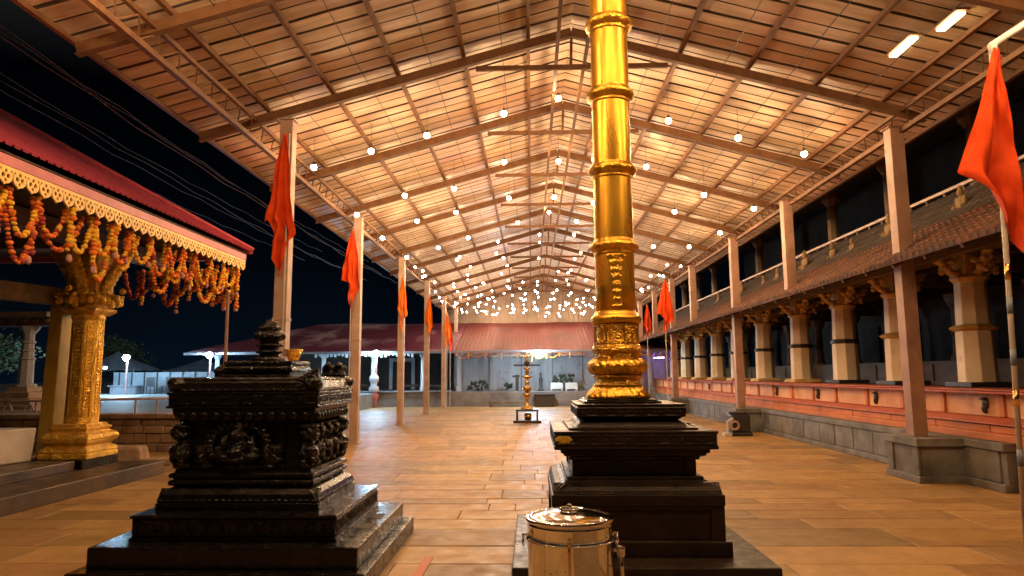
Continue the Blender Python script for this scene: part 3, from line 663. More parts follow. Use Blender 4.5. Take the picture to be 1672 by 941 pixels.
mb = MB(); mb.bar((LX - .12, LY + .1, .42), (LX - .2, LY + .25, .44), .05, .02); mb.lathe([(.10, .08), (.12, .2), (.11, .28), (.03, .29)], (LX + .02, LY), 16); tag(mb.build('oil_pot', K['brass'], None, smooth=True), 'small brass oil pot under the open black lamp stand', 'pot')

# ------------------------------------------------------------------ colonnaded building on the right
col = thing('colonnade_building', 'old two storey temple colonnade with coral parapet, cream pillars and tiled awning', 'building', (8, 20, 0))
FXp = 5.92                                                 # plinth face
mb = MB(); mb.box(FXp, 6.6, 8.9, 35, 0, .50); pl = mb.build('plinth', K['plinth'], col)
mb = MB(); mb.box(FXp - .05, 6.6, 8.88, 35, .50, .605); mb.build('plinth_coping', K['plinth'], pl, bevel=.012)
mb = MB(); mb.box(FXp - .06, 6.6, 8.89, 35, .0, .10); mb.build('plinth_foot', K['plinth'], pl, bevel=.012)
mb = MB(); y = 9.0
while y < 34.6:
    d = rnd.uniform(.55, .95); mb.box(FXp - .022 - rnd.uniform(0, .012), FXp + .03, y + .012, y + d - .012, .105, .495); y += d
tag(mb.build('facing_blocks', K['plinth'], pl, bevel=.012), kind='stuff')
for i, (x, y) in enumerate(PR):
    if i % 2 == 0:
        mb = MB(); mb.box(5.30, FXp, y - .38, y + .42, .0, .49); b_ = mb.build('buttress', K['plinth'], col, bevel=.012)
        mb = MB(); mb.box(5.24, FXp, y - .44, y + .48, .49, .60); mb.box(5.25, FXp, y - .43, y + .47, 0, .09)
        for q in (-1, 1): mb.box(5.275, 5.33, y + .02 + q * .33 - .07, y + .02 + q * .33 + .07, .092, .488)
        mb.build('buttress_cap', K['plinth'], b_, bevel=.01)
mb = MB(); mb.box(6.02, 6.9, 4, 36, .606 if False else .60, .70); mb.box(6.02, 6.9, 4, 8.86, 0, .62)
mb.build('base_course', K['coral'], col, bevel=.015)
mb = MB(); y = 4.2
while y < 35.5:
    d = rnd.uniform(1.0, 1.5); mb.box(6.05, 6.2, y + .008, y + d - .008, .70, .80); y += d
mb.build('base_blocks', K['coral'], col, bevel=.012)
mb = MB(); mb.hexa([(6.0, 4, .81), (6.9, 4, .80), (6.9, 36, .80), (6.0, 36, .81), (6.10, 4, .90), (6.9, 4, .905), (6.9, 36, .905), (6.10, 36, .90)]); mb.build('roll_moulding', K['redrail'], col, bevel=.03)
mb = MB(); mb.box(6.2, 6.9, 4, 36, .905, 1.20); pw = mb.build('parapet', K['coralp'], col)
y = 4.4; k = 0
while y < 35.5:
    mb = MB(); mb.box(6.165, 6.23, y - .05, y + .05, .908, 1.198); mb.build('pilaster', K['coral'], pw, bevel=.01); y += 1.22 + .1 * math.sin(k * 2.1); k += 1
for k, y in enumerate((9.62, 11.15, 12.6, 15.1, 17.6, 20.6, 24.2)):   # black stains at drain mouths
    mb = MB(); mb.ell((6.195, y, 1.07), (.05, .06, .085)); mb.ell((6.19, y + .02, 1.0), (.05, .045, .07)); mb.box(6.13, 6.21, y - .02, y + .06, 1.12, 1.15)
    mb.build('drain_mouth', K['blackbox'], pw, smooth=True)
mb = MB(); mb.box(6.08, 6.9, 4, 36, 1.202, 1.235); mb.box(6.13, 6.9, 4, 36, 1.237, 1.262); mb.build('parapet_rail', K['redrail'], col, bevel=.01)
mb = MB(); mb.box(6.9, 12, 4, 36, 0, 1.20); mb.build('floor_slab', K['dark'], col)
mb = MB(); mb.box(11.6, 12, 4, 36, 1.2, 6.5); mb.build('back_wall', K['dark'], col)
for k in range(14):
    mb = MB(); mb.box(11.5, 11.6, 4.6 + k * 2.3, 5.7 + k * 2.3, 1.25, 3.0); mb.build('door', K['tiledk'], col)
mb = MB(); mb.box(9.2, 9.5, 4, 36, 1.205, 1.75)
for k in range(24): mb.box(9.17, 9.2, 4.3 + k * 1.3, 5.2 + k * 1.3, 1.3, 1.68)
mb.build('inner_parapet', K['beam'], col)
for k in range(12):
    y = 5.4 + k * 2.45; mb = MB(); mb.lathe([(.2, 1.75), (.2, 1.82), (.15, 1.86), (.13, 2.3), (.16, 2.34), (.13, 2.4), (.12, 2.9), (.2, 3.0), (.26, 3.2)], (9.35, y), 8); mb.build('inner_pillar', K['beam'], col)
# cream pillars
def cream(y, dark, foot):
    x = 7.0; h = R(22.5); mb = MB()
    mb.lathe([(.285, 1.34), (.275, 1.36), (.262, 2.15), (.245, 2.16)], (x, y), 8, rot=h)
    mb.lathe([(.245, 2.22), (.225, 2.9), (.24, 2.93)], (x, y), 8, rot=h)
    p = mb.build('pillar', K['cream'], col, bevel=.012)
    mb = MB(); mb.lathe([(.25, 2.135), (.295 if dark else .31, 2.15), (.30 if dark else .345, 2.19), (.285, 2.225), (.24, 2.24)], (x, y), 8, rot=h); mb.build('band', K['darkband'] if dark else K['ochreband'], p, bevel=.006)
    mb = MB()
    if foot == 0: mb.box(x - .33, x + .33, y - .34, y + .34, 1.263, 1.345)
    else: mb.square([(.36, 1.263), (.36, 1.29), (.34, 1.30), (.33, 1.335), (.29, 1.35)], (x, y))
    mb.build('foot', K['blackbox'] if foot == 0 else K['capital'], p, bevel=.012)
    return p
PY_ = [6.6, 8.8, 11.0, 13.2, 15.5, 18.0, 20.8, 23.4, 26.0, 28.6, 31.2, 33.6]
pil = [cream(y, y > 14, 0 if y < 16.5 else 1) for y in PY_]
mb = MB(); x, y = 7.0, PY_[0]
mb.lathe([(.22, 2.90), (.25, 2.93), (.29, 2.98), (.26, 3.0), (.24, 3.02)], (x, y), 8, rot=R(22.5)); mb.box(x - .16, x + .16, y - .16, y + .16, 3.0, 3.40)
for dx, dy in ((-1, 0), (1, 0), (0, -1), (0, 1)):
    for k in range(6):
        t = k / 5; o_ = .2 + .26 * t ** .8; z = 3.05 + .27 * t - .05 * math.sin(t * 3.1)
        mb.ell((x + dx * o_, y + dy * o_, z), (.075, .075, .06))
    for s in (-1, 1):
        mb.ell((x + dx * .38 - dy * s * .07, y + dy * .38 + dx * s * .07, 3.14), .055); mb.ell((x + dx * .30 - dy * s * .09, y + dy * .30 + dx * s * .09, 3.24), .06); mb.ell((x + dx * .47 - dy * s * .05, y + dy * .47 + dx * s * .05, 3.26), .05)
    mb.ell((x + dx * .5, y + dy * .5, 3.34), (.085, .085, .04)); mb.ell((x + dx * .43, y + dy * .43, 3.07), .045)
cap = mb.build('capital', K['capital'], pil[0], remesh=.014)
for p, yy in zip(pil[1:], PY_[1:]):
    c = cap.copy(); C.objects.link(c); c.parent = p; c.location = (0, yy - PY_[0], 0)
mb = MB(); mb.box(6.84, 7.16, 4, 36, 3.36, 3.62); mb.build('beam', K['beam'], col, bevel=.01)
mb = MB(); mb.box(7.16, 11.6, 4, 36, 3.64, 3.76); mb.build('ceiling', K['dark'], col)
for k in range(13):
    y = PY_[k] if k < 12 else 35.4
    mb = MB(); mb.box(7.16, 11.6, y - .12, y + .12, 3.40, 3.637); mb.build('cross_beam', K['beam'], col)
mb = MB(); mb.box(6.3, 6.42, 4, 36, 3.24, 3.40); mb.build('eave_beam', K['beam'], col)
# tiled awning: rows of half-round tiles
ez, ex, sl2 = 3.07, 5.16, .60
def awning(name, x0, x1, z0, slope, ya, yb, m, amp=.045, per=.15):
    mb = MB(); ny = int((yb - ya) / per) * 4; nx = int((x1 - x0) / .16)
    def top(u, v):
        y = ya + (yb - ya) * u; x = x0 + (x1 - x0) * v
        st = (v * nx) % 1.0
        return (x, y, z0 + slope * (x - x0) + amp * abs(math.sin(math.pi * (y - ya) / per)) - .018 * st + .012 * mnoise.noise((x * 2, y * 1.1, 1)) + .02 * mnoise.noise((0, y * .35, 7)))
    vs = sorted(set([i / nx for i in range(nx + 1)] + [max(0, i / nx - .0005) for i in range(1, nx + 1)]))
    g_ = [[mb.bm.verts.new(top(u / ny, min(v, .99999))) for u in range(ny + 1)] for v in vs]
    for a, b in zip(g_, g_[1:]):
        for i in range(ny): mb.face([a[i], a[i + 1], b[i + 1], b[i]])
    lo = [mb.bm.verts.new((x0 + .02, ya + (yb - ya) * u / ny, z0 - .035)) for u in range(ny + 1)]
    hi = [mb.bm.verts.new((x1, ya + (yb - ya) * u / ny, z0 - .035 + slope * (x1 - x0))) for u in range(ny + 1)]
    for i in range(ny):
        mb.face([lo[i], g_[0][i], g_[0][i + 1], lo[i + 1]][::-1]); mb.face([lo[i], lo[i + 1], hi[i + 1], hi[i]])
    return mb
awning('awning', ex, 6.35, ez, sl2, 4, 35.5, K['tile']).build('tile_awning', K['tile'], col, fix=False)
for k in range(40):
    mb = MB(); y = 4.3 + k * .8; mb.bar((5.22, y, ez - .04), (6.8, y, ez + sl2 * 1.58 - .095), .06, .08)
    mb.build('awning_rafter', K['beam'], col)
awning('upper', 6.35, 7.05, ez + sl2 * 1.19, .95, 4, 35.5, K['tiledk'], .035, .2).build('upper_tiles', K['tiledk'], col, fix=False)
mb = MB(); y = 4.5
while y < 35: 
    d = rnd.uniform(.5, 1.6); z = ez + sl2 * 1.19 + rnd.uniform(.08, .5); x = 6.33 + (z - ez - sl2 * 1.01) / .95 - .03
    mb.bar((x, y, z), (x + .01, y + d, z + rnd.uniform(-.05, .05)), .03, .035); y += rnd.uniform(.25, .6)
tag(mb.build('loose_battens', K['dark'], col), kind='stuff')
mb = MB(); mb.bar((7.02, 4, 4.52), (7.02, 35.5, 4.52), .06, .05); mb.build('upper_rail', K['rail'], col)
mb = MB()
for k in range(60): mb.bar((7.04, 4.2 + k * .52, 4.36), (7.02, 4.2 + k * .52, 4.5), .03, .03)
mb.build('rail_uprights', K['beam'], col)
for k in range(11):
    y = 5.8 + k * 2.75; mb = MB(); mb.lathe([(.17, 4.3), (.17, 4.5), (.14, 4.6), (.13, 5.6), (.24, 5.75), (.24, 5.95)], (7.5, y), 8); mb.build('upper_pillar', K['beam'], col)
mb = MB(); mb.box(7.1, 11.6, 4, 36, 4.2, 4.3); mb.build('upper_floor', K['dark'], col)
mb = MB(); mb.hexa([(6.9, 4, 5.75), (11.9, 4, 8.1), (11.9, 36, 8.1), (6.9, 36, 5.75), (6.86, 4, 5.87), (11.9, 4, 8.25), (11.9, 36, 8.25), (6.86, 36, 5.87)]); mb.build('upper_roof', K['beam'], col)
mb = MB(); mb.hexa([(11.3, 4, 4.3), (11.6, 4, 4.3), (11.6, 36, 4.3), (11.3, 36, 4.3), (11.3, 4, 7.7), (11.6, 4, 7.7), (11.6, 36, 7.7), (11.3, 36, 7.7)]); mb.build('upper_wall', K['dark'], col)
# small stucco figures that sit along the tiers
def figure(y, x=6.62, z=3.9, s=1.0):
    mb = MB(); e = lambda a, b, c, r: mb.ell((x + a * s, y + b * s, z + c * s), tuple(q * s for q in r))
    e(0, 0, .05, (.09, .13, .06)); e(0, 0, .17, (.07, .09, .12)); e(-.02, 0, .33, (.055, .055, .065)); e(-.02, 0, .40, (.035, .035, .05)); e(-.06, .09, .10, (.06, .05, .045)); e(-.06, -.09, .10, (.06, .05, .045)); e(-.02, .10, .2, (.03, .03, .09)); e(-.02, -.10, .2, (.03, .03, .09))
    return mb.build('stucco_figure', K['stucco'], col, remesh=.016)
f0 = figure(10.4)
for k, (y, s) in enumerate(((12.5, 1.15), (14.0, .8), (14.9, 1.0), (16.4, 1.2), (17.4, .7), (18.3, .9), (19.4, .8), (21.4, 1.1), (24.1, 1), (27, 1))):
    c = f0.copy(); C.objects.link(c); c.parent = col; c.location = (6.62 * (1 - s) + 8 * (s - 1), y - 10.4 * s + 20 * (s - 1), 3.9 * (1 - s)); c.scale = (s, s, s)

# stone motor block by the plinth
mt = thing('water_pump', 'black electric water pump with a pale round flange beside the granite plinth', 'pump', (5.0, 17.2, 0))
mb = MB(); mb.box(4.80, 5.32, 16.9, 17.6, .0, .08); mb.box(4.86, 5.3, 17.0, 17.55, .08, .50); mb.box(4.80, 5.26, 17.05, 17.4, .50, .56); mb.build('casing', K['blackbox'], mt, bevel=.03)
def ringx(x, y, z, r0, r1, t):
    m_ = MB(); n = 28; vs = []
    for xx, rr in ((x, r0), (x, r1), (x + t, r1), (x + t, r0)): vs.append([m_.bm.verts.new((xx_ := y * 0 + z * 0 + xx, 0, 0)) for _ in range(n)])
    for ring_, (yy, rr) in zip(vs, ((y, r0), (y, r1), (y + t, r1), (y + t, r0))):
        for k, v in enumerate(ring_): v.co = (x + rr * math.cos(2 * math.pi * k / n), yy, z + rr * math.sin(2 * math.pi * k / n))
    for a in range(4):
        p, q = vs[a], vs[(a + 1) % 4]
        for k in range(n): m_.face([p[k], p[(k + 1) % n], q[(k + 1) % n], q[k]])
    return m_
ringx(4.90, 16.92, .25, .07, .12, .06).build('flange', K['rail'], mt, bevel=.01)
mb = MB(); mb.tube([(4.72, 16.92, .05), (4.72, 16.92, .34), (4.86, 16.94, .42)], .03, 10); mb.box(4.62, 4.80, 16.85, 17.1, 0, .07); mb.build('outlet_pipe', K['whitewash'], mt, smooth=False)

# ------------------------------------------------------------------ far red-roofed hall
far = thing('far_hall', 'long low temple hall with magenta red roof across the end of the court', 'hall building', (-5, 36, 0))
hx0, hx1 = -16.9, 7.5
mb = MB(); mb.box(-16.4, 7.5, 33.2, 41, -.02, .70); mb.build('plinth', K['terr'], far, bevel=.02)
mb = MB(); mb.box(-16.5, -3.9, 33.1, 33.6, .70, .765); mb.build('pale_ledge', K['paleconc'], far)
def slope_roof(xa, xb, m, name, per, amp, hip=False):
    mb = MB(); n = int((xb - xa) / per) * 2
    rows = []
    for v in range(9):
        t = v / 8; row = []
        for i in range(n + 1):
            xx = xa + (xb - xa) * i / n + (hip * t * 4.4 * (1 - i / n))
            row.append(mb.bm.verts.new((xx, 32.9 + 6.9 * t, 2.66 + 1.84 * t + (amp if i % 2 else 0) - .02 * math.sin(t * 9 + xx))))
        rows.append(row)
    for a, b in zip(rows, rows[1:]):
        for i in range(n): mb.face([a[i], a[i + 1], b[i + 1], b[i]])
    return mb.build(name, m, far, fix=False)
slope_roof(hx0, -3.72, K['patchroof'], 'old_roof', .16, .02, True)
slope_roof(-3.70, hx1, K['redroof2'], 'red_roof', .20, .012)
mb = MB(); mb.hexa([(-16.9, 32.92, 2.60), (-16.9, 46, 2.60), (-12.5, 46, 4.4), (-12.5, 39.8, 4.4), (-16.92, 32.92, 2.66), (-16.92, 46, 2.66), (-12.5, 46, 4.47), (-12.5, 39.8, 4.47)]); mb.build('hip_slope', K['patchroof'], far)
mb = MB(); mb.box(-16.9, -3.71, 32.84, 32.92, 2.55, 2.66); mb.box(-3.70, hx1, 32.84, 32.92, 2.58, 2.67); mb.build('fascia', K['fasciaw'], far)
mb = MB(); mb.box(-3.9, 7.5, 35.4, 35.6, .70, 3.3); wl = mb.build('rear_wall', K['greywall'], far)
mb = MB()
for x in (-2.2, -.55, 1.05, 2.6, 3.6, 4.7): mb.box(x, x + .05, 35.35, 35.4, .71, 2.95)
mb.box(-1.0, 4.2, 35.36, 35.395, 2.38, 2.42); mb.build('wall_battens', K['terr'], wl)
for x in (-15.8, -13.1, -10.4, -7.9, -5.4, -3.6, 3.3, 5.9):
    mb = MB(); mb.box(x - .13, x + .13, 34.0, 34.26, .70, .95); mb.lathe([(.12, .95), (.11, 2.35), (.2, 2.5), (.2, 2.62)], (x, 34.13), 8); mb.build('column', K['bluewhite'] if x < -4 else K['greywall'], far, bevel=.01)
mb = MB(); mb.box(-16.4, 7.5, 33.6, 35.3, 2.68, 2.74); mb.build('soffit', K['greywall'], far)
mb = MB(); mb.box(-16, -4, 40.4, 40.6, .7, 3.8); mb.build('inner_back_wall', K['dark'], far)
mb = MB()
for a, b, c_, d in ((-8.3, -8.1, .7, 2.3), (-7.0, -6.8, .7, 2.3), (-8.3, -6.8, 2.3, 2.5)): mb.box(a, b, 39.9, 40.1, c_, d)
mb.build('door_frame', K['bluewhite'], far)
mb = MB()
for k in range(26):
    x = -10.6 + k * .19; h = rnd.uniform(.14, .3); mb.hexa([(x, 33.3, 2.66 - h), (x + .09, 33.3, 2.66 - h), (x + .09, 33.34, 2.66 - h), (x, 33.34, 2.66 - h), (x - .04, 33.3, 2.66), (x + .13, 33.3, 2.66), (x + .13, 33.34, 2.66), (x - .04, 33.34, 2.66)])
tag(mb.build('paper_fringe', K['bluewhite'], far), kind='stuff')
# orange festoon strung under the far eave
mb = MB(); x = -3.6
while x < 6.6:
    d = rnd.uniform(.45, .8); s_ = rnd.uniform(.10, .28)
    for k in range(9):
        t = k / 8; mb.mi = rnd.choice((0, 0, 1)); mb.ell((x + d * t, 32.8, 2.55 - s_ * 4 * t * (1 - t) - .03), (.036, .03, .03), sub=1)
    for k in range(rnd.randint(2, 6)): mb.mi = rnd.choice((0, 0, 1)); mb.ell((x, 32.8, 2.52 - k * .075), (.03, .03, .04), sub=1)
    x += d
mb.mi = 0; mb.tube([(-3.62, 32.8, 2.555), (0, 32.8, 2.54), (3.3, 32.8, 2.545), (7.0, 32.8, 2.555)], .008, 5)
tag(mb.build('festoon', [K['mar_o'], K['mar_y']], None, smooth=True), 'long orange flower festoon strung under the eave of the far red roof', 'festoon')
# things standing on the far plinth
def far_thing(name, label, cat, fn, m, grp=None, **k):
    mb = MB(); fn(mb); return tag(mb.build(name, m, None, **k), label, cat, grp)
def stool(x):
    def f(mb):
        mb.hexa([(x - .3, 34.4, 1.02), (x + .3, 34.4, 1.02), (x + .3, 34.9, 1.02), (x - .3, 34.9, 1.02), (x - .26, 34.42, 1.09), (x + .26, 34.42, 1.09), (x + .26, 34.88, 1.09), (x - .26, 34.88, 1.09)])
        mb.box(x - .28, x + .28, 34.43, 34.47, .78, 1.02)
        for s in (-1, 1): mb.box(x + s * .26 - .04, x + s * .26 + .04, 34.42, 34.88, .70, 1.02)
    return f
far_thing('plastic_table', 'low white plastic table on the far ledge, nearer the gilded column', 'table', stool(1.98), K['plastic'], 'white tables on the far ledge')
far_thing('plastic_table', 'low white plastic table on the far ledge beside the dark leaf bundle', 'table', stool(1.25), K['plastic'], 'white tables on the far ledge')
def clump(x, z, w_, h, n, yy=34.6):
    def f(mb):
        for k in range(n): mb.ell((x + rnd.uniform(-w_, w_), yy + rnd.uniform(-.15, .15), z + rnd.uniform(.05, h)), (rnd.uniform(.06, .13), .09, rnd.uniform(.05, .10)), (rnd.uniform(0, 3), rnd.uniform(0, 3), 0), sub=1)
    return f
far_thing('leaf_bundle', 'heap of dark leaves piled on the white tables', 'leaves', clump(1.6, 1.1, .5, .38, 26), K['pot'])
far_thing('dark_bundle', 'wide row of dark bundles at the left end of the grey wall', 'bundle', clump(-2.75, .72, .55, .45, 26), K['pot'])
far_thing('small_bundle', 'small dark bundle on the ledge left of the oil lamp', 'bundle', clump(-1.15, .72, .16, .4, 9), K['pot'])
def idol(x, h, yy=34.2):
    def f(mb): mb.lathe([(.16, .70), (.16, .76), (.07, .8), (.09, .7 + h * .45), (.11, .7 + h * .6), (.05, .7 + h * .75), (.07, .7 + h * .88), (.01, .7 + h)], (x, yy), 10)
    return f
far_thing('black_stake', 'plain black stake standing on the ledge just left of the oil lamp', 'stake', lambda mb: (mb.bar((-.72, 34.2, .70), (-.72, 34.2, 1.5), .16, .16), mb.bar((-.95, 34.2, 1.42), (-.6, 34.2, 1.42), .06, .1)), K['blackbox'])
far_thing('dark_idol', 'slender dark idol on the ledge just right of the oil lamp', 'idol', idol(.45, .95), K['blackbox'], smooth=True)
far_thing('black_chest', 'black chest on the floor in front of the far ledge', 'chest', lambda mb: (mb.box(.15, 1.05, 32.55, 33.15, 0, .52), mb.box(.11, 1.09, 32.5, 33.18, .52, .6)), K['blackbox'], bevel=.02)
far_thing('low_bench', 'low wooden bench in front of the far ledge behind the oil lamp', 'bench', lambda mb: (mb.box(-2.1, -.1, 32.5, 32.8, .17, .23), mb.box(-2.0, -1.9, 32.55, 32.75, 0, .17), mb.box(-.3, -.2, 32.55, 32.75, 0, .17)), K['beam'])
sp = thing('carved_post', 'short white and pink carved stone post by the far ledge', 'post', (-7.5, 32.6, 0))
mb = MB(); mb.lathe([(.12, 0), (.1, .3), (.22, .45), (.25, .6), (.12, .7)], (-7.5, 32.6), 12); mb.build('foot', K['pink'], sp, smooth=True)
mb = MB(); mb.lathe([(.12, .7), (.24, .8), (.24, .95), (.12, 1.05), (.18, 1.2), (.24, 1.3), (.22, 1.45), (.1, 1.55), (.02, 1.6)], (-7.5, 32.6), 12); mb.build('tiers', K['bluewhite'], sp, smooth=True)
for i, (x, z, w_) in enumerate(((-12.2, 1.0, 1.3), (-5.9, .9, 1.3), (-9.6, .95, 1.2))):
    mb = MB(); mb.box(x - w_, x + w_, 36.2, 36.9, z, z + .12); mb.box(x - w_ + .2, x - w_ + .3, 36.3, 36.8, .7, z); mb.box(x + w_ - .3, x + w_ - .2, 36.3, 36.8, .7, z)
    tag(mb.build('dark_table', K['dark'], None), ('long dark table inside the %s of the far hall' % ('left end', 'part beside the grey wall', 'middle')[i]), 'table', 'tables inside the far hall')

# ------------------------------------------------------------------ white LED lamps
def led_at(name, label, x, y, z, pole=None, e=100, r=.15, base=.66, size=1.0, m='polered'):
    t = thing(name, label, 'lamp', (x, y, base if pole else z))
    mb = MB(); mb.ell((x, y - .02, z), (r, r * .8, r), sub=2); mb.build('lens', K['led'], t, smooth=True)
    mb = MB(); mb.box(x - r * .7, x + r * .7, y + r * .7, y + r * 1.5, z - r * .3, z + r * .8); mb.build('housing', K['darkband'], t)
    if pole:
        mb = MB(); mb.tube([(x, y + .12, base), (x, y + .12, z + .02)], .05, 8); mb.build('pole', K[m], t)
    l = bpy.data.lights.new('led_glow', 'POINT'); l.energy = e; l.color = (.30, .64, 1); l.shadow_soft_size = .15
    lo = bpy.data.objects.new('led_glow', l); C.objects.link(lo); lo.parent = t; lo.location = Vector((x, y - .9, z - .25)) - wloc(t)
    return t
led_at('eave_lamp', 'white floodlight under the far eave above the oil lamp', .36, 32.6, 2.50, e=18)
led_at('eave_lamp', 'white floodlight on a pole at the dark open bays of the far hall', -7.43, 32.6, 2.55, pole=1, e=36, base=.0)
led_at('eave_lamp', 'white floodlight at the left end of the far red roof', -15.4, 32.4, 2.52, pole=1, e=50)
led_at('street_lamp', 'bright blue white street lamp on a slim pole beyond the railing', -19.8, 33, 2.45, pole=1, e=70)
led_at('stall_lamp', 'white lamp hanging at the front of the white stall', -20.3, 32.2, 1.95, e=30, r=.07)
pl_ = bpy.data.lights.new('violet_lamp', 'POINT'); pl_.energy = 2.5; pl_.color = (.55, .25, 1); pl_.shadow_soft_size = .1
vt = thing('violet_lamp', 'violet tube lamp behind the gilded column at the far right corner', 'lamp', (6.3, 34.4, 2.3))
mb = MB(); mb.tube([(6.1, 34.4, 2.3), (6.6, 34.4, 2.3)], .02, 8); mb.build('tube', lamp_mat('violet_tube', (.6, .3, 1), 20), vt)
vo = bpy.data.objects.new('violet_glow', pl_); C.objects.link(vo); vo.parent = vt; vo.location = (0, -.3, -.1)

# ------------------------------------------------------------------ left pavilion
pav = thing('pavilion', 'pavilion with red ribbed roof, yellow fretwork fringe and a gilded carved pillar', 'pavilion', (-8.5, 8, 0))
mb = MB(); mb.box(-12, -5.78, 1, 10.85, 0, .20); mb.build('step', K['step'], pav, bevel=.012)
mb = MB(); mb.box(-12, -6.46, 1, 9.7, .20, .335); mb.build('step', K['step'], pav, bevel=.012)
ec, ey, ezz = -5.18, 12.42, 3.80; mS = .59
def rsurf(x): return ezz + mS * (ec - x)
mb = MB(); rows = []                                      # ribbed slope facing the hall, cut by the hip
y = 0.5
while y < ey:
    for dy, dz in ((0, 0), (.075, 0), (.085, .022), (.11, .022)):
        yy = min(y + dy, ey); t = min(3.9, ey - yy)
        rows.append([mb.bm.verts.new((ec - t * q / 8, yy, rsurf(ec - t * q / 8) + dz)) for q in range(9)])
    y += .12
for a, b in zip(rows, rows[1:]):
    for i in range(8): mb.face([a[i], a[i + 1], b[i + 1], b[i]])
rf = mb.build('roof', K['redroof'], pav, fix=False)
mb = MB(); a_ = [(ec, ey, ezz + .012), (ec - 3.9, ey - 3.9, rsurf(ec - 3.9) + .012), (ec - 7.8, ey, ezz + .012)]
v = [mb.bm.verts.new(p) for p in a_] + [mb.bm.verts.new((p[0], p[1], p[2] - .05)) for p in a_]
mb.face(v[:3]); mb.face(v[3:][::-1])
for k in range(3): mb.face([v[k], v[(k + 1) % 3], v[3 + (k + 1) % 3], v[3 + k]])
mb.build('roof_end', K['redroof'], rf)
mb = MB(); mb.tube([(ec - 3.9, ey - 3.9, rsurf(ec - 3.9) + .04), (ec, ey, ezz + .04)], .05, 8); mb.build('hip_ridge', K['redroof'], rf)
mb = MB(); mb.box(-13, ec - .08, .5, ey - .14, 3.745, 3.765); mb.build('ceiling', K['dark'], pav)
mb = MB(); mb.box(ec - .14, ec - .08, .5, ey - .08, 3.628, 3.74); mb.box(ec - 7.7, ec - .14, ey - .14, ey - .08, 3.628, 3.74); fa = mb.build('fascia', K['pink'], pav, bevel=.008)
# fretwork scallop
cu = bpy.data.curves.new('fret', 'CURVE'); cu.dimensions = '2D'; cu.fill_mode = 'BOTH'; cu.extrude = .008
def spline(pts):
    s_ = cu.splines.new('POLY'); s_.points.add(len(pts) - 1); s_.use_cyclic_u = True
    for q, p in zip(s_.points, pts): q.co = (p[0], p[1], 0, 1)
Wd = .19
outl = [(0, 0), (Wd, 0), (Wd, -.035)] + [(Wd / 2 + Wd * .47 * math.cos(R(a)), -.07 - .085 * abs(math.sin(R(a))) ** .8 * (1.0)) for a in range(0, 181, 12)] + [(0, -.035)]
outl[9 + 2] = (outl[11][0], outl[11][1] - .014)
spline(outl)
for cx, cy, r in ((Wd * .5, -.045, .018), (Wd * .32, -.085, .022), (Wd * .68, -.085, .022), (Wd * .5, -.125, .016), (Wd * .12, -.04, .012), (Wd * .88, -.04, .012)):
    spline([(cx + r * math.cos(R(a)), cy + r * math.sin(R(a))) for a in range(0, 360, 30)])
tmp = bpy.data.objects.new('fret', cu); C.objects.link(tmp)
bpy.context.view_layer.update()
fm = bpy.data.meshes.new_from_object(tmp.evaluated_get(bpy.context.evaluated_depsgraph_get()))
C.objects.unlink(tmp); bpy.data.objects.remove(tmp)
mb = MB(); vs = [v.co.copy() for v in fm.vertices]; fs_ = [tuple(p.vertices) for p in fm.polygons]
y = 3.2
while y < ey - .1 - Wd:
    nv = [mb.bm.verts.new((ec - .095 + c.z * 1.2, y + c.x, 3.627 + c.y * 1.18)) for c in vs]
    for f in fs_: mb.face([nv[k] for k in f])
    y += Wd
mb.build('fretwork', K['fringe'], fa, fix=False)
# gilded pillar
gx, gy = -6.74, 10.2
mb = MB(); mb.box(-7.32, -6.40, 9.76, 10.62, .201, .335); mb.build('pillar_block', K['black'], pav, bevel=.012)
mb = MB(); mb.square([(.36, .336), (.36, .40), (.345, .41), (.36, .43), (.35, .47), (.30, .50), (.28, .515), (.30, .53), (.345, .57), (.365, .62), (.35, .67), (.31, .70), (.26, .72), (.265, .735), (.29, .75), (.29, .775), (.25, .79), (.24, .82), (.21, .83)], (gx, gy), 1.05); pp = mb.build('gilded_pillar', K['goldp'], pav, bevel=.02)
mb = MB(); mb.lathe([(.235, .82), (.23, .86), (.218, 2.36), (.235, 2.38), (.235, 2.41), (.225, 2.43), (.215, 2.46)], (gx, gy), 8, rot=R(22.5)); mb.build('shaft', K['goldp'], pp, bevel=.012)
mb = MB()
for k in range(8):
    a = R(k * 45); n = Vector((math.cos(a), math.sin(a), 0)); t = Vector((-n.y, n.x, 0)); c = Vector((gx, gy, 0)) + n * .2085
    frieze(mb, c - t * .055, c + t * .055, .92, 2.32, .014, lambda u, v, W, H: (.9 if abs(u - .5) > .38 else scroll(v, u, 1.4, .11, .05)) , res=.0095, out=n, tilt=-.012)
mb.build('shaft_panels', K['gold'], pp, smooth=True, fix=False)
mb = MB(); mb.square([(.20, 2.44), (.27, 2.50), (.27, 2.54), (.20, 2.56), (.20, 2.60), (.30, 2.66), (.33, 2.69), (.33, 2.73), (.26, 2.75), (.22, 2.80), (.22, 3.45)], (gx, gy)); cp = mb.build('capital', K['goldp'], pp, bevel=.008)
mb = MB()
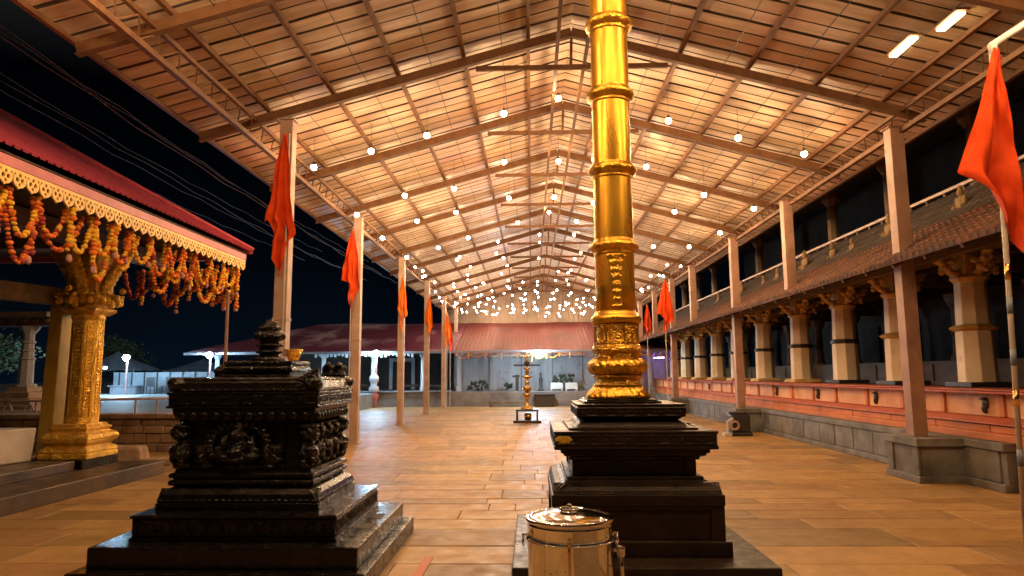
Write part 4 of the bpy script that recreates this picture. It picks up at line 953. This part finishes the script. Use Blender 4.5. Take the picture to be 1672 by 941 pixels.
for dx, dy in ((1, 0), (-1, 0), (0, 1), (0, -1)):
    for k in range(9):
        t = k / 8; o_ = .2 + .34 * t ** 1.3; z = 2.78 + .62 * t
        mb.ell((gx + dx * o_, gy + dy * o_, z), (.10, .10, .075))
        for s in (-1, 1): mb.ell((gx + dx * (o_ + .03) - dy * s * .08, gy + dy * (o_ + .03) + dx * s * .08, z), (.045, .045, .05))
    mb.ell((gx + dx * .40, gy + dy * .40, 2.70), (.06, .06, .05)); mb.ell((gx + dx * .45, gy + dy * .45, 2.62), (.035, .035, .06)); mb.ell((gx + dx * .5, gy + dy * .5, 2.80), (.05, .05, .05)); mb.ell((gx + dx * .34, gy + dy * .34, 2.58), (.05, .05, .05))
    for k in range(5): mb.ell((gx + dx * .34 - dy * (k - 2) * .11, gy + dy * .34 + dx * (k - 2) * .11, 2.64), (.05, .05, .06)); mb.ell((gx + dx * .35 - dy * (k - 2) * .12, gy + dy * .35 + dx * (k - 2) * .12, 2.74), (.04, .04, .025))
mb.build('capital_brackets', K['goldp'], cp, remesh=.013)
mb = MB(); mb.box(gx - .17, gx + .17, .6, 12.2, 3.46, 3.70); mb.box(-12, gx - .18, gy - .15, gy + .15, 3.46, 3.70); mb.build('beam', K['beam'], pav, bevel=.01)
mb = MB(); mb.hexa([(-7.27, 10.02, .34), (-7.06, 10.02, .34), (-7.06, 10.26, .34), (-7.27, 10.26, .34), (-7.22, 10.02, 2.62), (-7.03, 10.02, 2.62), (-7.03, 10.26, 2.62), (-7.22, 10.26, 2.62)]); q_ = mb.build('gold_post', K['goldflat'], pav, bevel=.01)
mb = MB(); mb.square([(.11, 2.621), (.12, 2.66), (.16, 2.72), (.18, 2.80), (.13, 2.84)], (-7.13, 10.14)); mb.build('post_cap', K['goldp'], q_, bevel=.01)
mb = MB(); mb.bar((-7.2, 10.0, 2.72), (-8.6, 5.2, 2.74), .2, .26); mb.build('cross_beam', K['beam'], pav, bevel=.01)
mb = MB(); mb.hexa([(-8.9, 7.6, .336), (-7.28, 8.1, .336), (-7.06, 9.66, .336), (-8.9, 9.66, .336), (-8.95, 7.56, .80), (-7.25, 8.05, .80), (-7.03, 9.68, .80), (-8.95, 9.68, .80)])
mb.box(-8.9, -7.02, 7.9, 9.7, .802, .83) if False else None
tag(mb.build('planter_block', K['whitewash'], None, bevel=.02), 'whitewashed block on the pavilion step beside the gilded pillar', 'planter')
# garlands
def garland(path, r, pal, name='garland'):
    mb = MB(); L_ = 0; pts = [Vector(p) for p in path]; acc = 0; prev = pts[0]; n = 0
    for a, b in zip(pts, pts[1:]):
        d = (b - a).length; t = 0
        while acc + d - t >= r * 1.45 if False else t < d:
            p = a.lerp(b, t / d); mb.mi = pal(n); n += 1
            q = r * rnd.uniform(.68, 1.28); mb.ell(p + Vector((rnd.uniform(-1, 1), rnd.uniform(-1, 1), 0)) * r * .25, (q, q, q * .78), (rnd.uniform(-.5, .5), rnd.uniform(-.5, .5), rnd.uniform(0, 3)), sub=1 if r < .03 else 2)
            t += r * 1.45
    return mb
MR = [K['mar_o'], K['mar_y'], K['mar_r'], K['mar_w'], K['greenleaf']]
def swag(p, q, sag, n=12):
    p, q = Vector(p), Vector(q); return [p.lerp(q, k / n) - Vector((0, 0, sag * 4 * (k / n) * (1 - k / n))) for k in range(n + 1)]
pals = [lambda n: (0, 1, 1)[n % 3], lambda n: 1, lambda n: (0, 1)[(n // 3) % 2], lambda n: (0, 0, 2)[n % 3], lambda n: (1, 1, 0)[n % 3], lambda n: (0, 0, 0, 2, 1)[(n // 2) % 5]]
gi = 0
def gtag(o, what, y):
    return tag(o, what, 'garland', 'marigold garlands under the pavilion eave')
ORD = 'first second third fourth fifth sixth seventh eighth ninth tenth eleventh twelfth thirteenth fourteenth fifteenth sixteenth seventeenth eighteenth'.split()
y = 6.3; gx_ = ec - .16; k = 0
cols = ['yellow and orange mixed', 'yellow', 'orange and yellow', 'orange and red', 'yellow and orange', 'mixed orange']
while y < 12.2:
    st = rnd.uniform(.36, .50); fr = (y - 6.3) / 5.9; pc = rnd.randrange(6)
    where = 'near the left edge of the photo' if fr < .2 else 'over the gilded pillar' if fr < .62 else 'toward the far corner of the eave'
    ln = rnd.uniform(.32, .78) * (1.0 if fr < .4 else .8)
    dx = rnd.uniform(-.12, .06)
    o = garland([(gx_ + dx, y, 3.44), (gx_ + dx - .01, y + rnd.uniform(-.04, .04), 3.44 - ln)], .037, pals[pc])
    o.mi = 3; o.ell((gx_ + dx - .01, y, 3.44 - ln - .05), (.034, .034, .05), sub=2); o.mi = 0
    gtag(o.build('garland', MR, None), '%s drop of %s marigolds, %s along the pavilion eave from the left' % (('long', 'short')[ln < .6], cols[pc], ORD[k]), y)
    k += 1
    for lay in range(1 if k % 3 == 1 else 2):
        pc = rnd.randrange(6); sg = rnd.uniform(.26, .5) if lay == 0 else rnd.uniform(.45, .75)
        span = st * (1.0 if lay == 0 else rnd.uniform(1.2, 2.0))
        o = garland(swag((gx_ - .03 - .05 * lay, y, 3.44), (gx_ - .03 - .05 * lay + rnd.uniform(-.03, .03), min(12.25, y + span), 3.44), sg, 12), .033, pals[pc])
        gtag(o.build('garland', MR, None), '%s swag of %s marigolds starting at the %s drop' % (('inner', 'middle', 'outermost')[lay], cols[pc], ORD[k - 1]), y)
    y += st
for q in range(9):                                         # the bunch along the far end of the eave
    x = ec - .2 - q * .22; pc = rnd.randrange(6); ln = rnd.uniform(.35, .8)
    o = garland(swag((x, 12.26, 3.44), (x - .34, 12.26, 3.44), ln * .9, 10), .04, pals[pc]); gtag(o.build('garland', MR, None), '%s swag of %s marigolds on the end eave, counted from its corner' % (ORD[q], cols[pc]), 12)
    o = garland([(x, 12.24, 3.44), (x + .01, 12.24, 3.44 - ln)], .042, pals[(pc + 2) % 6]); o.mi = 3; o.ell((x, 12.24, 3.4 - ln), .045, sub=1); gtag(o.build('garland', MR, None), '%s drop of %s marigolds on the end eave, counted from its corner' % (ORD[q], cols[(pc + 2) % 6]), 12)

# ------------------------------------------------------------------ flags
def flag(name, label, apex, scale, L, Rr, m, seed, grp=None, folds=5, depth=.12, lean=(0, 0)):
    rr = random.Random(seed); ax, ay, az = apex; mb = MB(); ph = [rr.uniform(0, 6) for _ in range(4)]
    def interp(tab, v):
        for (a, b), (c, d) in zip(tab, tab[1:]):
            if v <= c: return b + (d - b) * (v - a) / max(1e-6, c - a)
        return tab[-1][1]
    NU, NV = 36, 60
    def P(u, v):
        # bottom edge differs across the width: columns end at different heights
        end = interp(bot, u); vv = v * end
        xl, xr = interp(L, vv), interp(Rr, vv); x = xl + (xr - xl) * u
        amp = depth * min(1, .25 + vv * 1.2)
        y = amp * (math.sin(u * folds * 2 + ph[0] + vv * 1.1) * .6 + .4 * math.sin(u * folds * 3.7 + ph[1] - vv * 2)) * (.4 + .6 * (1 - abs(u - .5)))
        cr = mnoise.noise((u * 3.2 + seed, vv * 4.5, ax)) * .045 * min(1, vv * 2) + mnoise.noise((u * 8, vv * 10 + ax, seed)) * .012
        return (ax + (x + cr * .25) * scale, ay + (y + cr) * scale, az - vv * scale + .012 * scale * math.sin(u * 9 + ph[2]))
    bot = label_bot[seed]
    mb.grid(NU, NV, P); o = mb.build(name, m, None, smooth=True, fix=False)
    so_ = o.modifiers.new('cloth', 'SOLIDIFY'); so_.thickness = .004
    return tag(o, label, 'flag', grp)
label_bot = {1: [(0, .62), (.12, .60), (.25, .86), (.55, .98), (.72, 1.0), (.85, .78), (1, .74)],
             2: [(0, .62), (.25, .70), (.5, .92), (.7, 1), (.85, .80), (1, .55)],
             3: [(0, .60), (.2, .60), (.4, .92), (.6, 1), (.8, .74), (1, .66)],
             9: [(0, .59), (.3, .72), (.6, .88), (.85, .98), (1, 1)]}
Lf1 = ([(0, -.012), (.25, -.06), (.55, -.105), (.62, -.11), (.66, -.07), (.9, -.105), (1, -.02)], [(0, .012), (.2, .045), (.5, .075), (.72, .095), (.78, .05), (.92, .05), (1, .0)])
GRP = 'saffron flags along the posts'
def pole(x, y, top, label, m='pole', r=.016, base=0.0):
    t = thing('flagpole', label, 'flagpole', (x, y, base), 'slim flagpoles')
    mb = MB(); mb.tube([(x, y, base), (x, y, top)], [r, r * .8], 8); mb.build('shaft', K[m], t)
    mb = MB(); mb.ell((x, y, top + .02), r * 1.4, sub=1); mb.build('tip', K['brass'], t, smooth=True); return t
flag('flag', 'large saffron flag on the post right behind the black altar', (-3.58, 9.55, 5.02), 2.1, *Lf1, K['flag'], 1, GRP, depth=.05)
pole(-3.53, 9.60, 5.03, 'white flagpole of the saffron flag right behind the black altar')
def L2(sx): return [(a, b * sx) for a, b in Lf1[0]], [(a, b * sx) for a, b in Lf1[1]]
for i, (x, y, z, s, m, sd, lb) in enumerate(((-4.06, 15.25, 4.80, 1.85, 'flag', 2, 'saffron flag on the second post from the black altar'), (-3.96, 20.9, 4.55, 1.75, 'flagy', 3, 'amber flag on the third post of the left row'), (-3.94, 26.3, 4.55, 1.65, 'flagy', 2, 'amber flag on the fourth post of the left row'),
      (-3.92, 31.7, 4.4, 1.7, 'flagy', 3, 'amber flag on the fifth post of the left row'), (-3.85, 36.4 - 4, 4.0, 1.5, 'flag', 2, 'farthest saffron flag of the left row'))):
    flag('flag', lb, (x, y, z), s, *L2(1.15 if i == 0 else .95), K[m], sd, GRP, depth=.05)
    pole(x + (.0 if i else -.02), y + .04, z + .03, 'flagpole of the ' + lb, r=.014)
flag('flag', 'saffron flag right of the gilded column before the colonnade', (4.15, 21.0, 4.34), 1.7, *L2(1.55), K['flag'], 3, GRP, depth=.06); pole(4.12, 21.04, 4.36, 'slim flagpole of the flag right of the gilded column')
flag('flag', 'small far saffron flag half hidden beside the gilded column', (5.1, 30.0, 4.5), 1.5, *L2(1.2), K['flag'], 2, GRP, depth=.06); pole(5.08, 30.04, 4.52, 'slim flagpole of the small far flag beside the gilded column')
BL = ([(0, -.012), (.286, -.10), (.45, -.165), (.586, -.223), (.66, -.17), (.83, -.06), (1, .02)], [(0, .012), (.3, .035), (.63, .042), (1, .045)])
flag('flag', 'very large saffron flag close by at the right edge', (4.25, 6.0, 4.40), 1.97, *BL, K['flag'], 9, GRP, folds=3.2, depth=.05)
bp = thing('banded_flagpole', 'banded flagpole of the very large flag at the right edge', 'flagpole', (4.24, 6.06, 0), 'slim flagpoles')
mb = MB(); mb.tube([(4.13, 6.07, 0), (4.20, 6.07, 2.4), (4.25, 6.07, 4.45)], .022, 10); mb.build('shaft', K['pole'], bp, smooth=True)
for z in (.7, 1.2, 1.55, 2.0, 2.3):
    mb = MB(); x = 4.13 + .07 * z / 2.4; mb.tube([(x, 6.07, z), (x + .004, 6.07, z + .14)], .0235, 10); mb.build('band', K['poleband'] if z != 1.2 and z != 2.3 else K['brass'], bp, smooth=True)
mb = MB()
for k in range(10):
    t = k / 9; mb.ell((4.25 + .35 * t, 6.05 - .02 * t, 4.47 + .22 * t), (.045, .035, .035), (0, -.5, 0))
mb.ell((4.25, 6.05, 4.44), (.04, .04, .07)); mb.build('cloth_wrap', K['cloth'], bp, remesh=.012)
# reddish bare pole behind the altar and the gold pot on the first post
pole(-4.56, 10.1, 2.75, 'bare reddish pole behind the left side of the altar', 'polered', .03)
pt = thing('gold_basket', 'small gilded basket fixed on the post behind the altar', 'basket', (-3.45, 9.72, 1.66))
mb = MB(); mb.lathe([(.03, 1.66), (.05, 1.68), (.09, 1.78), (.12, 1.86), (.125, 1.88), (.11, 1.87), (.04, 1.70)], (-3.40, 9.72), 16); mb.build('bowl', K['goldc'], pt, smooth=True)
mb = MB(); mb.bar((-3.53, 9.72, 1.80), (-3.45, 9.72, 1.80), .02, .02); mb.build('bracket', K['darkband'], pt)

# ------------------------------------------------------------------ background left
wl = thing('rubble_wall', 'low rubble stone retaining wall behind the gilded pillar', 'wall', (-8, 14, 0))
mb = MB(); z = -.02; r_ = 0
for z0, z1 in ((0, .17), (.175, .36), (.365, .52), (.525, .66)):
    x = -13 + rnd.uniform(0, .3)
    while x < -6.3:
        d = rnd.uniform(.22, .6); mb.box(x, min(x + d - .012, -6.3), 13.9 + rnd.uniform(0, .04), 14.34, z0, z1 - rnd.uniform(0, .012)); x += d
mb.build('masonry', K['rubble'], wl, bevel=.02)
mb = MB(); x = -13
while x < -6.3:
    d = rnd.uniform(.5, 1.1); mb.box(x, min(x + d - .01, -6.25), 13.84, 14.36, .665, .76); x += d
mb.build('coping', K['rubble'], wl, bevel=.015)
rl = thing('railing', 'low pale tube railing on top of the rubble wall', 'railing', (-10, 14.1, .76))
mb = MB(); mb.tube([(-16, 14.1, 1.02), (-10.6, 14.1, 1.02), (-7.2, 14.1, 1.07)], .025, 8); mb.tube([(-16, 14.1, .82), (-10.2, 14.1, .82)], .018, 8); mb.build('rails', K['rail'], rl, smooth=True)
for x in (-13.2, -11.8, -10.3, -8.95, -8.2, -7.75, -7.3):
    mb = MB(); mb.tube([(x, 14.1, .755), (x, 14.1, 1.04)], .02, 6); mb.build('post', K['rail'], rl)
for x in (-10.9, -10.45, -12.4):
    mb = MB(); mb.tube([(x - .12, 14.1, .80), (x - .06, 14.1, .92), (x, 14.1, .98), (x + .06, 14.1, .92), (x + .10, 14.1, .80)], .018, 6); mb.build('scroll_bar', K['rail'], rl, smooth=True)
def slab(x, y, w_, d, h, rz):
    mb = MB(); c, s_ = math.cos(rz), math.sin(rz); q = lambda a, b, z: (x + a * c - b * s_, y + a * s_ + b * c, z)
    mb.hexa([q(-w_, -d, 0), q(w_, -d, 0), q(w_, d, 0), q(-w_, d, 0), q(-w_ * .9, -d * .85, h), q(w_ * .85, -d * .9, h), q(w_ * .9, d * .8, h * .9), q(-w_ * .8, d * .9, h)]); return mb
tag(slab(-7.3, 12.2, .42, .3, .30, .3).build('stone_block', K['rubble'], None, bevel=.05), 'rounded pale boulder against the rubble wall behind the gilded pillar', 'stone')
tag(slab(-6.45, 12.0, .35, .2, .10, .1).build('flat_stone', K['rubble'], None, bevel=.02), 'flat stone slab lying beyond the pavilion step', 'stone')
sv = thing('small_shrine', 'small open shrine with carved grey pillar and tiered base beyond the railing', 'shrine', (-12.75, 17, .70))
mb = MB(); mb.square([(.75, .70), (.75, .84), (.58, .845), (.58, 1.0), (.42, 1.005), (.42, 1.15), (.28, 1.16), (.26, 1.28)], (-12.75, 17)); mb.build('tiered_base', K['rubble'], sv, bevel=.015)
mb = MB(); mb.lathe([(.27, 1.28), (.25, 1.34), (.18, 1.36), (.165, 1.95), (.19, 1.97), (.19, 2.0), (.15, 2.02), (.145, 2.15), (.17, 2.17), (.17, 2.2), (.14, 2.22), (.14, 2.36), (.17, 2.38), (.17, 2.42), (.13, 2.44), (.13, 2.6), (.22, 2.72), (.26, 2.8)], (-12.75, 17), 8); mb.build('pillar', K['greywall'], sv, autosm=35)
mb = MB(); mb.box(-15, -12.1, 16.8, 17.2, 2.80, 2.98); mb.box(-15, -11.9, 16.4, 17.6, 3.0, 3.12)
for k in range(9): mb.ell((-14.4 + k * .28, 16.75, 2.95), (.1, .06, .07))
mb.build('canopy', K['beam'], sv)
# stalls and tents far left
def tent(x, y, w_, z0, z1, label, k):
    t = thing('tent', label, 'tent', (x, y, .66), 'canvas tents beyond the railing')
    mb = MB(); n = 20
    def P(u, v):
        a = 2 * math.pi * u; q = 1 - v; sc = 1 + .05 * math.sin(a * 8) * q
        return (x + w_ * q ** 1.25 * math.cos(a) * sc, y + w_ * .8 * q ** 1.25 * math.sin(a) * sc, z0 + (z1 - z0) * v - .06 * abs(math.sin(a * 6)) * (v == 0))
    mb.grid(48, 8, P); mb.build('canvas', K['canvas'], t, smooth=True, fix=False)
    for s in (-1, 1):
        mb = MB(); mb.tube([(x + s * w_ * .7, y - w_ * .5, .66), (x + s * w_ * .7, y - w_ * .5, z0 + .1)], .03, 6); mb.build('pole', K['rail'], t)
tent(-23.6, 38.5, 2.4, 1.9, 3.0, 'peaked grey canvas tent beside the street lamp', 0)
tent(-19.6, 40.5, 2.4, 1.8, 2.6, 'flatter grey canvas tent right of the street lamp', 1)
stl = thing('stall', 'white walled stall under the tents beyond the railing', 'stall', (-19, 34.6, .66))
mb = MB(); mb.box(-21.6, -15.6, 35, 35.2, .66, 1.75); mb.build('wall', K['stallwall'], stl)
for k in range(9):
    mb = MB(); mb.box(-21.3 + k * .66, -21.26 + k * .66, 34.94, 35, .66, 1.74); mb.build('batten', K['darkband'], stl)
mb = MB(); mb.box(-20.9, -19.6, 33.6, 34.2, .66, 1.05); mb.box(-21, -19.5, 33.55, 34.25, 1.05, 1.1); mb.build('counter', K['fasciaw'], stl, bevel=.01)
for i, x in enumerate((-19.2, -18.2, -17.4, -16.6)):
    mb = MB(); mb.box(x - .22, x + .22, 33.8, 34.25, 1.02, 1.06); mb.box(x - .22, x + .22, 34.21, 34.25, 1.06, 1.5)
    for s in (-1, 1):
        for q in (33.82, 34.22): mb.box(x + s * .2 - .02, x + s * .2 + .02, q, q + .03, .66, 1.02)
    tag(mb.build('chair', K['blackbox'], None), 'dark chair in front of the white stall, %s' % ('nearest the street lamp', 'second from the street lamp', 'second from the right end', 'at the right end')[i], 'chair', 'dark chairs at the stall')
def tree(x, y, h, w_, label, seed):
    rr = random.Random(seed); t = thing('tree', label, 'tree', (x, y, .6), 'dark trees beyond the court')
    mb = MB(); mb.tube([(x, y, .6), (x + .1, y, .6 + h * .3), (x - .05, y, .6 + h * .6)], [.2, .15, .06], 8)
    br = []
    for k in range(7):
        a = k * 2.4; z = .6 + h * rr.uniform(.3, .55); e_ = (x + math.cos(a) * w_ * .6, y + math.sin(a) * w_ * .6, z + h * .25); br.append(e_); mb.tube([(x, y, z), ((x + e_[0]) / 2, (y + e_[1]) / 2, z + h * .1), e_], [.08, .05, .02], 5)
    mb.build('trunk', K['bark'], t)
    mb = MB()
    for k in range(60):
        c = Vector(rr.choice(br)).lerp(Vector((x, y, .6 + h * .8)), rr.uniform(-.25, 1)) + Vector((rr.gauss(0, .3), rr.gauss(0, .3), rr.gauss(0, .2))) * w_ * .6
        for q in range(38):
            p = c + Vector((rr.gauss(0, .28), rr.gauss(0, .28), rr.gauss(0, .22))); a = Vector((rr.uniform(-1, 1), rr.uniform(-1, 1), rr.uniform(-.6, .6))).normalized() * .11; b = a.orthogonal().normalized() * .06
            v = [mb.bm.verts.new(p - a), mb.bm.verts.new(p + b), mb.bm.verts.new(p + a), mb.bm.verts.new(p - b)]; mb.face(v)
    mb.build('crown', K['leafdark'], t, fix=False)
tree(-24.5, 30, 2.9, 2.0, 'dark leafy tree behind the small shrine at the left edge', 3)
tree(-26.5, 42, 3.2, 2.6, 'dark leafy tree behind the peaked tent', 5)
tree(-13.6, 44, 2.2, 2.0, 'low dark tree between the tents and the far red roof', 8)
# overhead wires
for i, (x, z) in enumerate(((-6.2, 5.6), (-6.9, 6.3), (-7.6, 6.0), (-8.1, 6.9), (-8.9, 6.6), (-9.8, 7.4), (-6.6, 7.2), (-7.2, 7.9), (-10.6, 7.0))):
    mb = MB(); pts = []
    for k in range(31):
        y = 2 + k; pts.append((x + .03 * math.sin(y * .45 + i) + .012 * y * math.cos(i * 2.1), y, z - .5 * math.sin((y - 2) / 30 * math.pi) * .6 + .03 * math.sin(y * 2.3 + i)))
    mb.tube(pts, .006, 5); tag(mb.build('overhead_wire', K['overwire'], None, smooth=True), 'thin overhead wire running along the dark sky beside the shed eave', 'wire', 'overhead wires left of the shed')
